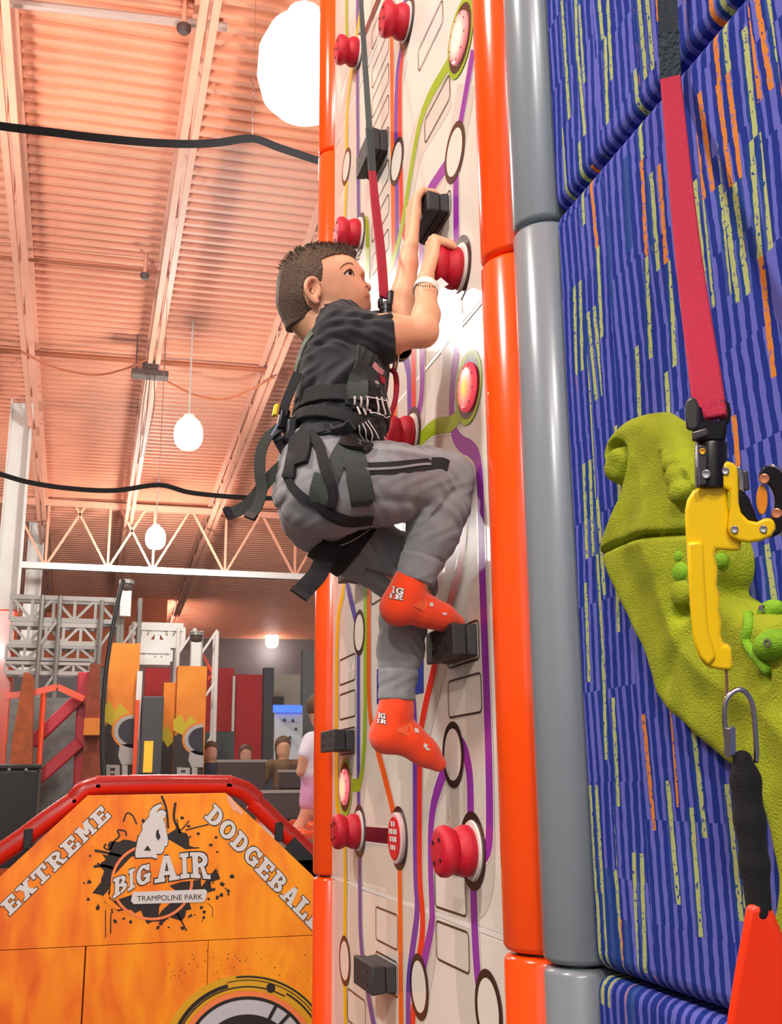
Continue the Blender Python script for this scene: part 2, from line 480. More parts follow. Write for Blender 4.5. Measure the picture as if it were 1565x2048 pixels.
COLS = dict(purple='9436a8', violet='6a3aa6', indigo='4c4a9e', red='e8321f', orange='f26419', yellow='f4c400', green='98bb1e', brown='5a1a26', blue='2f3f9e')
def M_pr(c): return mat('print_' + c, COLS[c], 0.2, spec=.22)
LINES = [('purple', [(948, 100), (922, 250), (911, 305)]), ('purple', [(913, 340), (914, 491), (919, 540)]),
 ('purple', [(917, 570), (919, 657), (905, 780), (905, 845), (916, 885), (955, 902), (962, 960), (963, 1000), (966, 1153), (978, 1454), (982, 1650), (978, 1705), (950, 1712)]),
 ('purple', [(905, 318), (894, 331), (865, 374), (855, 390), (845, 470), (843, 540), (845, 600), (846, 694), (846, 789), (837, 832), (830, 870)]),
 ('red', [(815, 60), (808, 100), (801, 147), (801, 276), (804, 399), (804, 452), (826, 500), (828, 575), (828, 694), (829, 760), (829, 866)]),
 ('violet', [(809, 0), (812, 46), (804, 95), (794, 153), (793, 276), (795, 368), (796, 480), (797, 670), (818, 731), (820, 767), (821, 866)]),
 ('orange', [(783, -20), (784, 0), (786, 276), (788, 490), (790, 700), (793, 800), (789, 870), (770, 1000), (739, 1120), (739, 1307), (739, 1411), (745, 1457), (782, 1595), (799, 1676), (801, 1734), (802, 1833), (804, 2060)]),
 ('violet', [(822, 880), (815, 960), (802, 1050), (801, 1150), (812, 1250), (830, 1400), (832, 1519), (832, 1757), (838, 1818), (826, 1902), (818, 1967), (818, 2060)]),
 ('red', [(945, 950), (932, 1031), (923, 1135), (899, 1212), (871, 1331), (841, 1460), (841, 1527), (840, 1757), (847, 1822), (847, 1872), (838, 1930)]),
 ('red', [(836, 2000), (828, 2017), (827, 2060)]), ('red', [(827, 1385), (822, 1445), (826, 1500)]),
 ('purple', [(905, 1520), (889, 1542), (864, 1619), (862, 1718), (866, 1818), (866, 1849), (851, 1918), (840, 1973)]),
 ('purple', [(915, 1490), (926, 1490), (937, 1519), (943, 1565), (943, 1640), (947, 1700)]), ('purple', [(948, 1750), (951, 1860), (956, 1945), (962, 1985), (980, 2017)]),
 ('indigo', [(716, -20), (716, 190), (717, 276), (718, 429), (720, 469)]), ('indigo', [(690, 1120), (696, 1172), (712, 1236), (719, 1265)]),
 ('indigo', [(718, 1300), (718, 1601), (720, 1662), (721, 1711), (721, 1776), (722, 1883), (734, 1970), (751, 2060)]),
 ('yellow', [(727, -10), (714, 74), (706, 132), (695, 215), (694, 288), (694, 333)]), ('yellow', [(694, 365), (692, 423), (686, 470)]),
 ('yellow', [(690, 1100), (690, 1181), (675, 1233), (674, 1460), (674, 1560), (675, 1615), (688, 1660), (691, 1695), (692, 1768), (691, 1872), (691, 1971), (693, 2060)]),
 ('green', [(694, -10), (694, 64), (699, 106)]), ('green', [(915, 95), (902, 123), (848, 212), (828, 310), (810, 429), (800, 480), (779, 548), (747, 608)]),
 ('green', [(722, 452), (733, 440), (737, 458), (737, 600)]), ('green', [(732, 1165), (732, 1570), (700, 1571)]),
 ('green', [(826, 892), (837, 884), (870, 850), (905, 850), (920, 830), (936, 790)]),
 ('brown', [(762, -12), (730, 70)]), ('brown', [(728, 1667), (790, 1673)])]
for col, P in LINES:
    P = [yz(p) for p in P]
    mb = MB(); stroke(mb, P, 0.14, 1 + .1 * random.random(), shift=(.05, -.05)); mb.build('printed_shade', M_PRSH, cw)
for i, (col, P) in enumerate(LINES):
    P = [yz(p) for p in P]
    mb = MB(); stroke(mb, P, 0.046, 2.4, rnd=2); mb.build('printed_edge', M_PANEL, cw)
    mb = MB(); stroke(mb, P, 0.036, 3 + i * .05); mb.build('printed_line', M_pr(col), cw)
q = [aX(*p, WX - .0016) for p in ((754, 1339), (754, 1409), (847, 1385), (847, 1304))]
MB().prism(q, (.0005, 0, 0)).build('printed_block', M_pr('blue'), cw)
RINGS = [(911, 305, .068), (921, 538, .072), (795, 323, .064), (826, 871, .070), (908, 1509, .066), (947, 1701, .072), (979, 2020, .068), (840, 1973, .066),
         (799, 1676, .072), (720, 1265, .064), (720, 1662, .068), (694, 333, .060), (691, 1921, .064), (815, 46, .068), (718, 106, .064), (721, 469, .066), (922, 77, .075), (939, 775, .066), (692, 1574, .068)]
LIT = {(922, 77), (939, 775), (692, 1574)}
for (px, py, r) in RINGS:
    c = yz((px, py))
    if (px, py) in LIT:
        mb = MB(); disc(mb, c, r + .012, 5.0); mb.build('green_ring', M_pr('green'), cw)
    mb = MB(); disc(mb, c, r, 5.6); mb.build('printed_ring', M_DARK, cw)
    if (px, py) not in LIT:
        mb = MB(); disc(mb, c, r * .78, 6.2); mb.build('ring_centre', M_PANEL, cw)

def rrect(pts):
    Q = [yz(p) for p in pts]; y0 = (Q[0][0] + Q[3][0]) / 2; y1 = (Q[1][0] + Q[2][0]) / 2; zt = (Q[0][1] + Q[1][1]) / 2; zb = (Q[2][1] + Q[3][1]) / 2
    return min(y0, y1), max(y0, y1), min(zt, zb), max(zt, zb)
def rr_outline(y0, y1, z0, z1, r=.012):
    P = []
    for (cy, cz, a0) in ((y1 - r, z1 - r, 0), (y0 + r, z1 - r, 90), (y0 + r, z0 + r, 180), (y1 - r, z0 + r, 270)):
        for k in range(4):
            a = math.radians(a0 + 30 * k); P.append((cy + r * math.cos(a), cz + r * math.sin(a)))
    mb = MB(); stroke(mb, P, .0035, 4.6, closed=True); mb.build('printed_outline', M_DARK, cw)
RECTS = [[(838, 101), (887, -3), (887, 47), (838, 143)], [(851, 241), (901, 147), (901, 196), (851, 290)],
 [(680, 1320), (712, 1307), (712, 1359), (680, 1370)], [(680, 1390), (712, 1379), (712, 1432), (680, 1439)], [(680, 1462), (712, 1452), (712, 1506), (680, 1510)],
 [(897, 1363), (965, 1345), (965, 1425), (900, 1434)], [(897, 1262), (960, 1241), (960, 1319), (897, 1336)], [(871, 1738), (934, 1753), (934, 1833), (872, 1812)],
 [(874, 1842), (940, 1864), (940, 1948), (875, 1916)], [(753, 1813), (797, 1830), (797, 1899), (753, 1879)], [(753, 1902), (797, 1925), (797, 1992), (753, 1970)],
 [(696, 1976), (732, 2002), (732, 2062), (696, 2046)], [(743, 1166), (800, 1140), (800, 1180), (743, 1206)], [(853, 458), (903, 374), (903, 425), (853, 503)]]
for y in (-60, 0, 80, 141, 202, 264, 328, 396, 463):
    RECTS.append([(745, y + 44), (779, y), (779, y + 40), (745, y + 80)])
for R in RECTS: rr_outline(*rrect(R))

for z in SEAM[1:-1]: MB().box((WX - .0008, 1.62, z - .0042), (WX + .002, 3.24, z + .0042)).build('seam_trim', M_WHITEP, cw)

# ------------------------------------------------------------------ holds
def spool(px, py, r, ln, label, dy=0.0):
    c = aX(px, py, WX); o = np.array([WX - .003, c[1], c[2]])
    t = thing('climbing_hold', label, 'climbing hold', o, 'red spool shaped holds')
    MB().lathe([(0, r * 1.12), (.003, r * 1.12)], o, (-1, 0, 0), 36).build('base_plate', M_WHITEP, t)
    pr = [(.003, r * .90), (.008, r * .98), (ln * .28, r * .99), (ln * .40, r * .90), (ln * .47, r * .84), (ln * .5, r * .81), (ln * .53, r * .84), (ln * .62, r * .92), (ln * .75, r), (ln * .90, r * .97), (ln * .97, r * .88), (ln, r * .75)]
    MB().lathe(pr, o, (-1, 0, 0), 40).build('spool', M_HOLDR, t, smooth=True, angle=50)
    for k in range(4):
        a = k * 1.57 + .6; q = o + np.array([-ln - .0005, math.cos(a) * r * .55, math.sin(a) * r * .55])
        MB().lathe([(0, .004), (.003, .004), (.0035, .003)], q + np.array([.002, 0, 0]), (-1, 0, 0), 10).build('bolt', M_BLACK, t)
    return t
spool(815, 46, .048, .068, 'red spool hold at the very top of the climbing wall')
spool(717, 106, .047, .070, 'red spool hold high at the far edge of the climbing wall')
spool(720, 469, .046, .072, 'red spool hold above the boy\'s hair')
HOLD_R = aX(921, 538, WX)
spool(921, 538, .047, .066, 'red spool hold gripped by the boy\'s right hand')
spool(826, 871, .047, .070, 'red spool hold just above the boy\'s raised thigh')
spool(720, 1662, .046, .070, 'red spool hold low beside the round red button')
spool(947, 1701, .048, .070, 'large red spool hold near the orange post below the foot')

def block(pts, label, prot=.052, grow=.0):
    y0, y1, z0, z1 = rrect(pts); m = .010
    y0 += m; y1 -= m; z0 += m * .6; z1 -= m * .6
    t = thing('climbing_hold', label, 'climbing hold', (WX, (y0 + y1) / 2, z0), 'black block shaped holds')
    mid = WX - prot * .42; g = .003
    def slab(xa, xb, ta, tb, nm):
        v = []
        for (x, e) in ((xa, ta), (xb, tb)): v += [(x, y0 + e, z0 + e), (x, y1 - e, z0 + e), (x, y1 - e, z1 - e), (x, y0 + e, z1 - e)]
        mb = MB(); mb.add(v, [(0, 1, 2, 3), (7, 6, 5, 4), (0, 4, 5, 1), (1, 5, 6, 2), (2, 6, 7, 3), (3, 7, 4, 0)]); return mb.build(nm, M_HOLDK, t, bevel=.0035, seg=2)
    slab(WX - .001, mid, 0, .002, 'inner_block'); slab(mid - .0003, WX - prot, .002, -.001, 'outer_block')
    for (fy, fz) in ((.25, .3), (.75, .3), (.25, .72), (.75, .72)):
        q = (WX - prot + .002, y0 + (y1 - y0) * fy, z0 + (z1 - z0) * fz)
        MB().lathe([(0, .0045), (.0028, .0045), (.003, .003)], q, (-1, 0, 0), 8).build('bolt', M_BLACK, t)
    return (y0, y1, z0, z1)
BK_FOOT = block([(897, 1262), (960, 1241), (960, 1319), (897, 1336)], 'black block hold under the boy\'s upper foot')
BK_HAND = block([(853, 458), (903, 374), (903, 425), (853, 503)], 'black block hold gripped by the boy\'s left hand')
block([(745, 308), (779, 264), (779, 314), (745, 360)], 'black block hold behind the red belay strap')
block([(680, 1462), (712, 1452), (712, 1506), (680, 1510)], 'small black block hold at the far edge below the hanging strap end', .060)
block([(753, 1902), (797, 1925), (797, 1992), (753, 1970)], 'black block hold at the bottom of the climbing wall', .060)
block([(712, 1128), (745, 1116), (745, 1160), (712, 1166)], 'black block hold half hidden behind the boy\'s lower thigh', .055)

def lit(px, py, r, label, edge, core):
    c = aX(px, py, WX); o = np.array([WX - .002, c[1], c[2]])
    t = thing('light_button', label, 'button', o, 'lit buttons on the climbing wall')
    m = bpy.data.materials.new('lit_button_' + edge); m.use_nodes = True; nt = m.node_tree; b = nt.nodes['Principled BSDF']; b.inputs['Roughness'].default_value = .3
    tc = nt.nodes.new('ShaderNodeTexCoord'); vm = nt.nodes.new('ShaderNodeVectorMath'); vm.operation = 'DISTANCE'; vm.inputs[1].default_value = tuple(o)
    nt.links.new(tc.outputs['Object'], vm.inputs[0])
    rp = nt.nodes.new('ShaderNodeValToRGB'); mr = nt.nodes.new('ShaderNodeMapRange'); mr.inputs[2].default_value = r
    nt.links.new(vm.outputs['Value'], mr.inputs[0]); nt.links.new(mr.outputs[0], rp.inputs[0])
    rp.color_ramp.elements[0].color = lin(core); rp.color_ramp.elements[0].position = .15; rp.color_ramp.elements[1].color = lin(edge); rp.color_ramp.elements[1].position = .95
    e = rp.color_ramp.elements.new(.55); e.color = lin('ff9d8a' if core == 'ffd21e' else 'ffc9b8')
    nt.links.new(rp.outputs[0], b.inputs['Base Color']); nt.links.new(rp.outputs[0], b.inputs['Emission Color']); b.inputs['Emission Strength'].default_value = .4; b.inputs['Specular IOR Level'].default_value = .1
    MB().lathe([(0, r), (.004, r), (.007, r * .95), (.009, r * .7), (.0095, .01)], o, (-1, 0, 0), 40).build('dome', m, t, smooth=True, angle=50)
    for k in range(9):
        a = k * 2 * math.pi / 9; q = o + np.array([-.0066, math.cos(a) * r * .86, math.sin(a) * r * .86])
        MB().lathe([(0, .0025), (.002, .0025), (.0024, .001)], q, (-1, 0, 0), 8).build('screw', mat('dull_red_screw', '8a2f2c', .4), t)
lit(922, 77, .058, 'pale glowing round button with a green ring near the top', 'e98a8a', 'ffe9c4')
lit(939, 775, .052, 'pink glowing round button with a yellow centre right of the boy', 'f04a5c', 'ffd21e')
lit(692, 1574, .05, 'pink glowing round button low at the far edge', 'ee6f78', 'ffe08a')
# red stop button with white letter rows
c = aX(799, 1676, WX); o = np.array([WX - .002, c[1], c[2]])
sb = thing('stop_button', 'round red button with rows of white letters on the lower climbing wall', 'button', o)
MB().lathe([(0, .058), (.008, .058), (.010, .055)], o, (-1, 0, 0), 40).build('rim', mat('frosted_rim', 'e6c6c6', .35), sb)
MB().lathe([(.010, .048), (.0125, .048), (.013, .046)], o, (-1, 0, 0), 40).build('face', mat('red_button_face', 'dd1524', .3), sb)

# ------------------------------------------------------------------ ceiling, joists, far walls
def cz(x, y): return 6.89 - .0791 * (y - 13) + .016 * (x - .62)
CN = np.array([.016, -.0791, -1.0])
def aC(px, py, off=0.0):
    r = ray(px, py); k = 6.89 + .0791 * 13 - .016 * .62 - off   # z + .0791 y - .016 x = k
    t = (k - CAMZ) / (r[2] + .0791 * r[1] - .016 * r[0]); return ORG + r * t
M_DECK = mat('salmon_metal_deck', 'e99b79', 0.55, noise=.05, nscale=3)
M_JOIST = mat('salmon_steel', 'eda588', 0.5, noise=.05, nscale=6)
P_ = .146; prof = [(0, 0), (.052, 0), (.064, -.038), (.134, -.038)]
v = []; f = []; k = 0
yy = -9.0
while yy < 31:
    for (dy, dz) in prof:
        for x in (-14.0, 14.0): v.append((x, yy + dy, cz(x, yy + dy) - dz - .04))
    yy += P_
n = len(v) // 2
f = [(2 * i, 2 * i + 1, 2 * i + 3, 2 * i + 2) for i in range(n - 1)]
ce = MB(); ce.add(v, f); ce.build('ceiling', M_DECK, kind='structure')

def joist(x, lab, y0=2.0, y1=30.5):
    t = thing('roof_joist', lab, 'joist', (x, y0, 4.5), 'salmon roof joists')
    dp = .42
    for s in (-1, 1):
        MB().bar((x + s * .045, y0, cz(x, y0) - dp), (x + s * .045, y1, cz(x, y1) - dp), .058, .05).build('bottom_chord', M_JOIST, t)
        MB().bar((x + s * .05, y0, cz(x, y0) - .05), (x + s * .05, y1, cz(x, y1) - .05), .07, .05).build('top_chord', M_JOIST, t)
    y = y0 + .3; d = 1
    while y < y1 - .6:
        a, b = (-.06, -dp) if d > 0 else (-dp, -.06)
        MB().tube([(x, y, cz(x, y) + a), (x, y + .55, cz(x, y + .55) + b)], .011, 6).build('web_rod', M_JOIST, t); y += .55; d = -d
JL = {-1: 'long salmon roof joist at the far left edge of the ceiling', 0: 'long salmon roof joist running down the middle of the ceiling', 1: 'salmon roof joist disappearing behind the boy\'s head'}
for k in (-1, 0, 1): joist(.6 + 1.47 * k, JL[k])

MB().box((-14, 30.6, 0), (14, 30.9, 6.4)).build('wall_far', mat('charcoal_wall', '6f6668', 0.8, noise=.08, nscale=2), kind='structure')
MB().box((-14.3, -9, 0), (-14, 30.9, 8.7)).build('wall_left', mat('pale_wall', 'b9aea6', 0.8, noise=.05, nscale=2), kind='structure')

M_LAMP = mat('lamp_glow', 'fffdf6', 0.5, emit=8.0, emitcol='fffaf0')
for i, (x, y, z, r, w) in enumerate(LAMPS):
    lab = ['big glowing high bay lamp beside the far orange post', 'bright high bay lamp hanging left of the boy\'s hip', 'bright high bay lamp just above the white truss', 'small far lamp beside the tall curved pole', 'small far lamp low beside the orange post', 'high bay lamp over the hall to the left', 'distant high bay lamp over the hall to the left', 'added unseen lamp above and left of the climbers lighting the scene', 'added unseen lamp behind the photographer brightening the foreground', 'added unseen lamp over the carpet wall brightening the foreground'][i]
    t = thing('high_bay_lamp', lab, 'lamp', (x, y, z), 'high bay lamps of the hall')
    MB().lathe([(-1.2 * r, .25 * r), (-1.1 * r, .6 * r), (-.8 * r, .88 * r), (-.3 * r, r), (.3 * r, .97 * r), (.8 * r, .75 * r), (1.1 * r, .4 * r), (1.15 * r, .3 * r)], (x, y, z), (0, 0, 1), 28).build('globe', M_LAMP, t, smooth=True)
    MB().lathe([(1.1 * r, .4 * r), (1.3 * r, .38 * r), (1.35 * r, .2 * r)], (x, y, z), (0, 0, 1), 16).build('ballast', M_WHITE, t)
    MB().tube([(x, y, z + 1.3 * r), (x, y, cz(x, y) + .0)], .012, 6).build('stem', M_WHITE, t)
    ld = bpy.data.lights.new('lamp_light', 'POINT'); ld.energy = w; ld.color = (1.0, .965, .92); ld.shadow_soft_size = r + .03; ld.specular_factor = .08
    lo = bpy.data.objects.new('lamp_light', ld); lo.location = (x, y, z - r * 1.2 - .08); link(lo, t)

# conduits and small ceiling gear
def conduit(p, q, r, off, m, label, nm='ceiling_pipe'):
    a, b = aC(*p, off), aC(*q, off); e = (b - a); MB().tube([a - e * .1, b + e * .1], r, 8).build(nm, m, label=label, cat='pipe')
M_RUST = mat('rusty_brown_pipe', 'a4552f', 0.6); M_GREYD = mat('dark_fixture', '4a3630', 0.6)
conduit((0, 3), (415, 50), .035, .18, mat('grey_conduit', 'b39a90', .5), 'grey conduit across the top left of the ceiling')
conduit((31, 517), (320, 545), .02, .16, M_RUST, 'thin brown pipe above the ceiling detector')
conduit((0, 701), (600, 745), .035, .12, M_RUST, 'brown pipe across the ceiling behind the hanging fixture')
def detector(px, py, r, lab):
    c = aC(px, py, .25); t = thing('ceiling_detector', lab, 'detector', c)
    MB().lathe([(0, r), (.03, r), (.06, r * .6)], c, (0, 0, -1), 16).build('housing', M_GREYD, t, smooth=True, angle=50)
    MB().tube([c, (c[0], c[1], cz(c[0], c[1]) + .02)], .018, 6).build('stem', M_JOIST, t)
detector(368, 53, .055, 'dark detector dome below the grey conduit'); detector(290, 548, .05, 'dark detector dome on the thin brown pipe')
# hanging fixture with dangling wires
c = aC(300, 748, .55); t = thing('hanging_fixture', 'dark hanging motor fixture with dangling wires below the roof joist', 'fixture', c)
MB().box(c + [-.22, -.09, -.05], c + [.22, .09, .03]).build('tray', M_GREYD, t, bevel=.01)
MB().box(c + [-.09, -.07, .03], c + [.09, .07, .16]).build('motor', M_GREYD, t, bevel=.02)
for s in (-1, 1): MB().tube([c + [s * .17, 0, .03], c + [s * .17, 0, .56]], .008, 6).build('hanger', M_GREYD, t)
for s in (-.03, .0, .05):
    P = [c + [s, -.1, -.04], c + [s * 1.6 - .02, -.1, -.5], c + [s * .6 - .06, -.1, -1.1]]
    MB().tube(catmull(P, 8), .006, 5).build('wire', M_GREYD, t)
for P, lab in (([(40, 703), (110, 735), (190, 750), (250, 738), (296, 718)], 'brown cable swag left of the hanging fixture'), ([(330, 760), (390, 790), (450, 798), (500, 780), (548, 755)], 'thin cable swag right of the hanging fixture')):
    MB().tube(catmull([aC(*p, .5) for p in P], 6), .014, 6).build('hanging_cable', M_RUST, label=lab, cat='cable')

# white columns with orange foot
def column(px, py, w, Y, lab, zsplit):
    c = aY(px, py, Y); x = c[0]; t = thing('steel_column', lab, 'column', (x, Y, 0))
    for s in (-1, 1): MB().box((x + s * w / 2 - .012, Y - w / 2, zsplit), (x + s * w / 2 + .012, Y + w / 2, cz(x, Y) + .02)).build('flange', M_WHITE, t)
    MB().box((x - w / 2, Y - .015, zsplit), (x + w / 2, Y + .015, cz(x, Y) + .02)).build('web', M_WHITE, t)
    MB().box((x - w / 2 - .02, Y - w / 2 - .02, 0), (x + w / 2 + .02, Y + w / 2 + .02, zsplit)).build('foot_pad', M_ORANGE, t, bevel=.02)
column(12, 1225, .27, 15.0, 'white steel column with an orange padded foot at the left edge', aY(12, 1222, 15)[2])
column(66, 1180, .26, 20.5, 'white steel column standing behind the grey scaffold truss', 2.6)

def rbox(x0, y0, x1, y1, Y, dep=.1):
    """box whose front face spans a picture rectangle at depth Y"""
    a = aY(x0, y1, Y); b = aY(x1, y1, Y); cc = aY((x0 + x1) / 2, y0, Y)
    return (min(a[0], b[0]), Y, min(a[2], b[2])), (max(a[0], b[0]), Y + dep, cc[2])

# white girder truss under the roof
Y = 19.0; t = thing('girder_truss', 'long white girder truss below the ceiling with fan shaped webs', 'truss', aY(85, 1130, Y))
A, B = aY(-60, 1122, Y), aY(700, 1163, Y); z0 = (A[2] + B[2]) / 2; zt = cz(1, Y) - .15
MB().box((A[0], Y - .06, z0 - .05), (B[0], Y + .06, z0 + .06)).build('bottom_chord', M_WHITE, t)
MB().box((A[0], Y - .06, zt - .06), (B[0], Y + .06, zt + .05)).build('top_chord', M_JOIST, t)
for px in (90, 215, 305, 450, 590):
    x = aY(px, 1140, Y)[0]
    for dx in (-.62, 0, .62): MB().bar((x, Y, z0), (x + dx, Y, zt), .04).build('web', M_JOIST, t)
MB().box(*rbox(86, 1138, 330, 1330, 26, .2)).build('wall_panel', mat('orange_wall', 'dd7040', .7, noise=.06, nscale=2), label='orange wall section far behind the white truss', cat='wall panel')

# ------------------------------------------------------------------ scaffold trusses, banners, far furniture
M_GALV = mat('galvanised_steel', '8f8d88', 0.45, metal=.4); M_TRW = mat('dull_white_truss', 'b5b2ac', .5)
def truss(x0, y0, x1, y1, Y, lab, m, seg=4, r=.03):
    a, b = rbox(x0, y0, x1, y1, Y); t = thing('box_truss', lab, 'truss', (a[0], Y, 0))
    for z in (a[2], b[2]):
        MB().bar((a[0], Y, z), (b[0], Y, z), r * 2).build('chord', m, t); MB().bar((a[0], Y + .3, z), (b[0], Y + .3, z), r * 2).build('chord', m, t)
    for i in range(seg + 1):
        x = a[0] + (b[0] - a[0]) * i / seg
        MB().bar((x, Y, a[2]), (x, Y, b[2]), r * 1.3).build('upright', m, t)
        if i < seg:
            x2 = a[0] + (b[0] - a[0]) * (i + 1) / seg; p, q = (a[2], b[2]) if i % 2 else (b[2], a[2])
            MB().bar((x, Y, p), (x2, Y, q), r * 1.2).build('diagonal', m, t)
    return t
truss(20, 1197, 232, 1238, 14.4, 'grey box truss at the top of the ninja frame', M_GALV, 5)
truss(20, 1250, 195, 1284, 14.4, 'silver box truss second from the top of the ninja frame', M_TRW, 5, .028)
truss(12, 1293, 190, 1318, 14.4, 'silver box truss third from the top of the ninja frame', M_GALV, 5, .026)
truss(10, 1326, 180, 1345, 14.4, 'silver box truss lowest of the ninja frame', M_TRW, 5, .026)
truss(262, 1254, 365, 1287, 15.0, 'bright white box truss between the two lamp towers', M_WHITE, 4, .055)
truss(268, 1300, 340, 1322, 14.6, 'lower white box truss above the red portal', M_WHITE, 3, .05)
for i, (px, Y, yt) in enumerate(((70, 14.3, 1190), (193, 14.3, 1200), (236, 14.3, 1195), (352, 14.9, 1256), (398, 14.9, 1262))):
    b = aY(px, 1400, Y); tp = aY(px, yt, Y)
    lab = ['grey scaffold leg beside the white column', 'dark scaffold leg in front of the brown foam pillar', 'pale scaffold leg under the left lamp head', 'white scaffold leg left of the right lamp head', 'white scaffold leg under the right lamp head'][i]
    t = thing('scaffold_leg', lab, 'scaffold', (b[0], Y, 0)); 
    for (dx, dy) in ((0, 0), (.22, 0), (0, .25), (.22, .25)): MB().tube([(b[0] + dx, Y + dy, 0), (b[0] + dx, Y + dy, tp[2])], .03, 8).build('tube', M_GALV if i < 3 else M_WHITE, t)
    z = .4
    while z < tp[2] - .3:
        MB().bar((b[0], Y, z), (b[0] + .22, Y, z + .35), .03).build('brace', M_GALV if i < 3 else M_WHITE, t); z += .7
def lamp_head(px, py, Y, lab):
    c = aY(px, py, Y); t = thing('lamp_head', lab, 'stage light', c)
    MB().ball(c, .085).build('dome', M_GREYD, t, smooth=True); MB().lathe([(0, .1), (.05, .1), (.06, .06)], c + [0, 0, .03], (0, 0, 1), 16).build('cap', M_GALV, t)
    MB().box(c + [-.07, -.05, -.4], c + [.07, .05, -.06]).build('bracket', M_WHITE, t, bevel=.01)
lamp_head(253, 1173, 14.2, 'dark round stage light on the left tower'); lamp_head(393, 1276, 14.8, 'dark round stage light on the right tower')
# bent black pole of the second net
P = [aY(*p, 10.9) for p in ((208, 1640), (206, 1555), (204, 1480), (207, 1400), (214, 1330), (224, 1265), (240, 1185), (247, 1160))]
MB().tube(catmull([np.array([P[0][0], 10.9, 0])] + P, 5), .022, 8).build('net_pole', M_BLACK, smooth=True, label='thin bent black pole rising in front of the left orange banner', cat='pole')

M_BAN = mat('banner_orange', 'ee8a1c', 0.6, noise=.15, nscale=3)
M_BANY = mat('banner_yellow', 'c9b518', 0.6); M_BANK = mat('banner_black', '2a2018', 0.6); M_BANW = mat('banner_grey_white', 'b4b0aa', .6); M_VIS = mat('banner_visor', '262430', .5)
def banner(x0, y0, x1, y1, Y, lab, full=True):
    a, b = rbox(x0, y0, x1, y1, Y, .25); a = (a[0], a[1], 0.0); t = thing('banner', lab, 'banner', (a[0], Y, 0))
    MB().box(a, b).build('board', M_BAN, t)
    def pl(pts, m, lay, nm):
        MB().prism([aY(*p, Y - .004 * lay) for p in pts], (0, .002, 0)).build(nm, m, t)
    h = y1 - y0; w = x1 - x0
    g = lambda fx, fy: (x0 + fx * w, y0 + fy * h)
    pl([g(0, .62), g(.3, .56), g(.6, .6), g(1, .58), g(1, 1), g(0, 1)], M_BANK, 1, 'print_shadow')
    pl([g(0, .47), g(.25, .42), g(.4, .5), g(.55, .43), g(.9, .52), g(1, .6), g(.6, .66), g(.3, .6), g(0, .56)], M_BANY, 2, 'print_splash')
    if full:
        cx, cy, r = x1 - .02 * w, y0 + .64 * h, .62 * w
        arc = lambda rr, lay, m, nm: pl([(cx - rr * math.cos(an) * 1.0, cy - rr * .85 * math.sin(an)) for an in np.linspace(-1.5, 1.5, 15)] + [(cx + .02 * w, cy - rr * .85), (cx + .02 * w, cy + rr * .85)], m, lay, nm)
        arc(r * 1.12, 3, M_BAN, 'print_outline'); arc(r, 4, M_BANW, 'helmet'); arc(r * .78, 5, M_VIS, 'visor')
        pl([g(.55, .74), g(1, .72), g(1, .88), g(.6, .88), g(.5, .82)], M_BANW, 4, 'suit')
        for k, (u0, u1) in enumerate(((.12, .55), (.62, .8))): pl([g(u0, .88), g(u1, .885), g(u1, .985), g(u0, .98)], M_BANW, 6, 'letter')
        for (u0, u1, v0, v1) in ((.25, .4, .905, .925), (.25, .4, .945, .965)): pl([g(u0, v0), g(u1, v0), g(u1, v1), g(u0, v1)], M_BANK, 7, 'letter_gap')
    return t
banner(205, 1286, 268, 1562, 13.6, 'tall orange banner with half a cartoon helmet beside the bent pole')
banner(320, 1365, 346, 1562, 13.9, 'narrow orange banner board beside the dark portal', False)
banner(347, 1332, 407, 1562, 13.6, 'yellow orange banner with half a cartoon helmet by the red wall')
t = thing('portal', 'white and orange edged portal post between the banners', 'post', aY(266, 1560, 13.5))
MB().box(*rbox(268, 1342, 279, 1480, 13.5, .1)).build('post', M_WHITE, t); a, b = rbox(262, 1400, 270, 1600, 13.45, .1); MB().box((a[0], a[1], 0), b).build('orange_edge', M_ORANGE, t)
a, b = rbox(270, 1480, 277, 1600, 13.5, .1); MB().box((a[0], a[1], 0), b).build('post', M_GALV, t)
M_RED = mat('red_wall', 'c01f22', .6, noise=.08, nscale=2); M_DGREY = mat('dark_grey_panel', '46484c', .6); M_BROWN = mat('brown_bench', '4a3a3a', .6); M_MESH = mat('grey_mesh_panel', '7d807e', .8, noise=.25, nscale=8)
a, b = rbox(280, 1336, 330, 1600, 17, .3); MB().box((a[0], a[1], 0), b).build('red_portal_panel', M_RED, label='bright red panel inside the portal under the white truss', cat='panel')
t = thing('arcade_tower', 'dark grey tower unit with a glowing amber window in the portal', 'game machine', aY(300, 1560, 13.4))
a, b = rbox(276, 1392, 320, 1600, 13.4, .4); MB().box((a[0], a[1], 0), b).build('body', M_DGREY, t, bevel=.02)
MB().box(*rbox(286, 1482, 304, 1548, 13.38, .05)).build('window', mat('amber_window', 'f0a51e', .4, emit=.7), t)
MB().box(*rbox(276, 1545, 312, 1566, 13.3, .1)).build('base', M_BLACK, t)
for i, (x0, y0, x1, y1, Y, m, lab) in enumerate(((405, 1336, 465, 1480, 24, M_RED, 'wide dull red wall section right of the yellow banner'), (468, 1349, 524, 1530, 23.5, M_RED, 'bright red wall section with a thin seam'),
        (525, 1335, 545, 1560, 22.5, M_DGREY, 'dark pillar right of the red wall'), (604, 1300, 640, 1600, 20, mat('slate_pillar', '5a5f62', .6), 'slate grey pillar beside the far orange post'), (545, 1349, 606, 1412, 25, mat('pale_wall_area', 'b7b3a2', .7), 'pale wall area above the lit white board'))):
    a, b = rbox(x0, y0, x1, y1, Y, .25); MB().box((a[0], a[1], 0 if y1 > 1500 else a[2]), b).build('wall_section', m, label=lab, cat='wall section')
